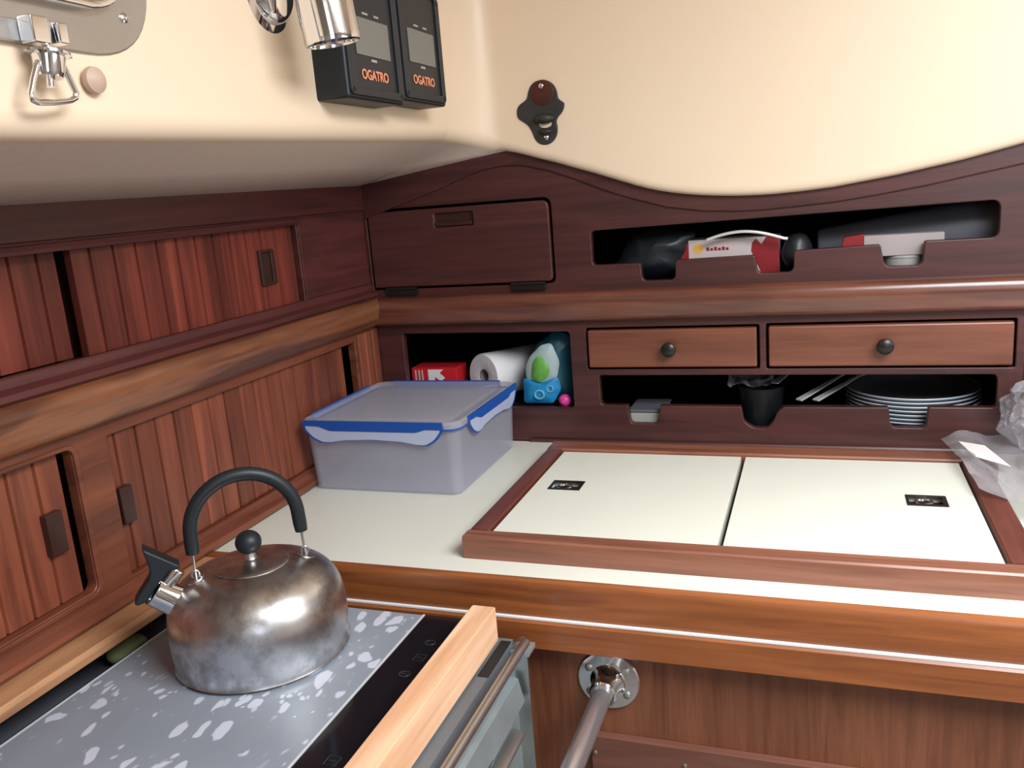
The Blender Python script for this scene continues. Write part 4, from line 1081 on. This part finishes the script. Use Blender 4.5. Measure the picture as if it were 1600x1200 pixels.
monitor(-0.3545, -0.213, 1.4910, 1.645, 'right of the two black battery monitors, farther from the chrome lamp')

# ------------------------------------------------------------------ reading lamp
LP = thing('reading_lamp', 'chrome swivel reading lamp on the cream cabin side beside the monitors', 'lamp', (WX, -0.58, 1.58))
lb_ = at(411, -8, 0, WX)
obj('lamp_base', lathe([(0, 0), (0.046, 0), (0.0465, 0.003), (0.045, 0.005), (0.033, 0.010), (0.031, 0.018), (0.024, 0.024), (0, 0.027)], 56, axis_mat((WX - 0.001, lb_.y, lb_.z), X)), 'chrome', LP)
end = at(521, 68, 0, 0.325)
axd = Vector((-0.18, -0.10, 1.0)).normalized()
axd = (at(492, -60, 0, 0.318) - end).normalized()
obj('lamp_shade', lathe([(0.0285, 0.0), (0.0300, 0.0005), (0.0305, 0.006), (0.0300, 0.008), (0.0305, 0.035), (0.0305, 0.075), (0.024, 0.092), (0.012, 0.100), (0, 0.101), (0, 0.098), (0.022, 0.088), (0.0265, 0.06), (0.0275, 0.006), (0.0285, 0.0)], 56, axis_mat(end, axd), cap=False), 'chrome', LP)
obj('bulb', lathe([(0, 0.014), (0.018, 0.016), (0.022, 0.022), (0.014, 0.05), (0, 0.06)], 32, axis_mat(end, axd)), 'tub', LP)
hingep = end + axd * 0.060
obj('swivel_arm', sweep([(WX + 0.02, lb_.y, lb_.z), (WX + 0.035, (lb_.y * 2 + hingep.y) / 3, lb_.z + 0.004), hingep], 0.006, 14), 'chrome', LP)

# ------------------------------------------------------------------ portlight
PW = struct('window_1', plate(rounded([(-1.35, 1.4975), (-0.772, 1.4975), (-0.772, 1.70), (-1.35, 1.70)], [.07, .085, .07, .07], 12), [rounded([(-1.30, 1.540), (-0.815, 1.540), (-0.815, 1.66), (-1.30, 1.66)], [.04, .05, .04, .04], 10)], 0.008, 0.002, LEFT(WX + 0.008)), 'brushed')
PW.name = 'window_1'
obj('window_rim', plate(rounded([(-1.31, 1.531), (-0.806, 1.531), (-0.806, 1.67), (-1.31, 1.67)], [.045, .058, .045, .045], 10), [rounded([(-1.30, 1.541), (-0.816, 1.541), (-0.816, 1.66), (-1.30, 1.66)], [.04, .05, .04, .04], 10)], 0.014, 0.003, LEFT(WX + 0.019)), 'chrome', PW)
obj('window_glass', box((WX + 0.001, -1.32, 1.52), (WX + 0.0045, -0.80, 1.68)), 'glass', PW)
for (u, v) in ((193, 28), (105, 72)):
    p = at(u, v, 0, WX + 0.008)
    if v == 28: screw((WX + 0.008, p.y, p.z), X, 0.0048, PW, 'window_screw', 'chrome')
DG = thing('window_dog', 'steel hinged latch with a triangular wire bail hanging from the portlight frame', 'latch', (WX + 0.008, -0.90, 1.44))
k0 = at(55, 45, 0, WX + 0.018)
bm = box((WX + 0.0085, k0.y - 0.045, k0.z - 0.010), (WX + 0.014, k0.y + 0.024, k0.z + 0.006), 0.001)
obj('hinge_leaf', bm, 'steel', DG)
bm = box((WX + 0.014, k0.y - 0.012, k0.z - 0.012), (WX + 0.028, k0.y + 0.004, k0.z + 0.008), 0.0015)
add_box(bm, (WX + 0.014, k0.y + 0.012, k0.z - 0.010), (WX + 0.028, k0.y + 0.022, k0.z + 0.006), 0.0015)
obj('hinge_fork', bm, 'chrome', DG)
pb = at(70, 35, 0, WX + 0.022); pe = at(80, 136, 0, WX + 0.022)
obj('bolt', sweep([pb, pe], 0.0036, 14), 'chrome', DG)
n0 = at(75, 83, 0, WX + 0.022); n1 = at(78, 121, 0, WX + 0.022)
Ln = (n1 - n0).length
obj('nut', lathe([(0, 0), (0.0165, 0), (0.0165, 0.0018), (0.0125, 0.003), (0.0110, Ln * 0.8), (0.0095, Ln), (0, Ln)], 32, axis_mat(n0, n1 - n0)), 'chrome', DG)
tri = [at(u, v, 0, WX + 0.024) for u, v in ((92, 96), (100, 104), (109, 124), (119, 146), (118, 153), (110, 157), (85, 160), (60, 160), (51, 156), (48, 148), (52, 125), (57, 104), (60, 96))]
tri3 = []
for i in range(len(tri) - 1):
    for k in range(4): tri3.append(tri[i].lerp(tri[i + 1], k / 4))
tri3.append(tri[-1])
obj('wire_bail', sweep(tri3, 0.0024, 10), 'chrome', DG)
pg_ = at(131, 128, 0, WX)
PG = obj('screw_plug', lathe([(0, 0), (0.0060, 0), (0.0060, 0.006), (0.0095, 0.0075), (0.0112, 0.011), (0.0105, 0.0145), (0.006, 0.0175), (0, 0.0182)], 28, axis_mat((WX - 0.0005, pg_.y, pg_.z), X)), 'tan')
tag(PG, 'round tan plug on the cream cabin side by the wire latch', 'plug')
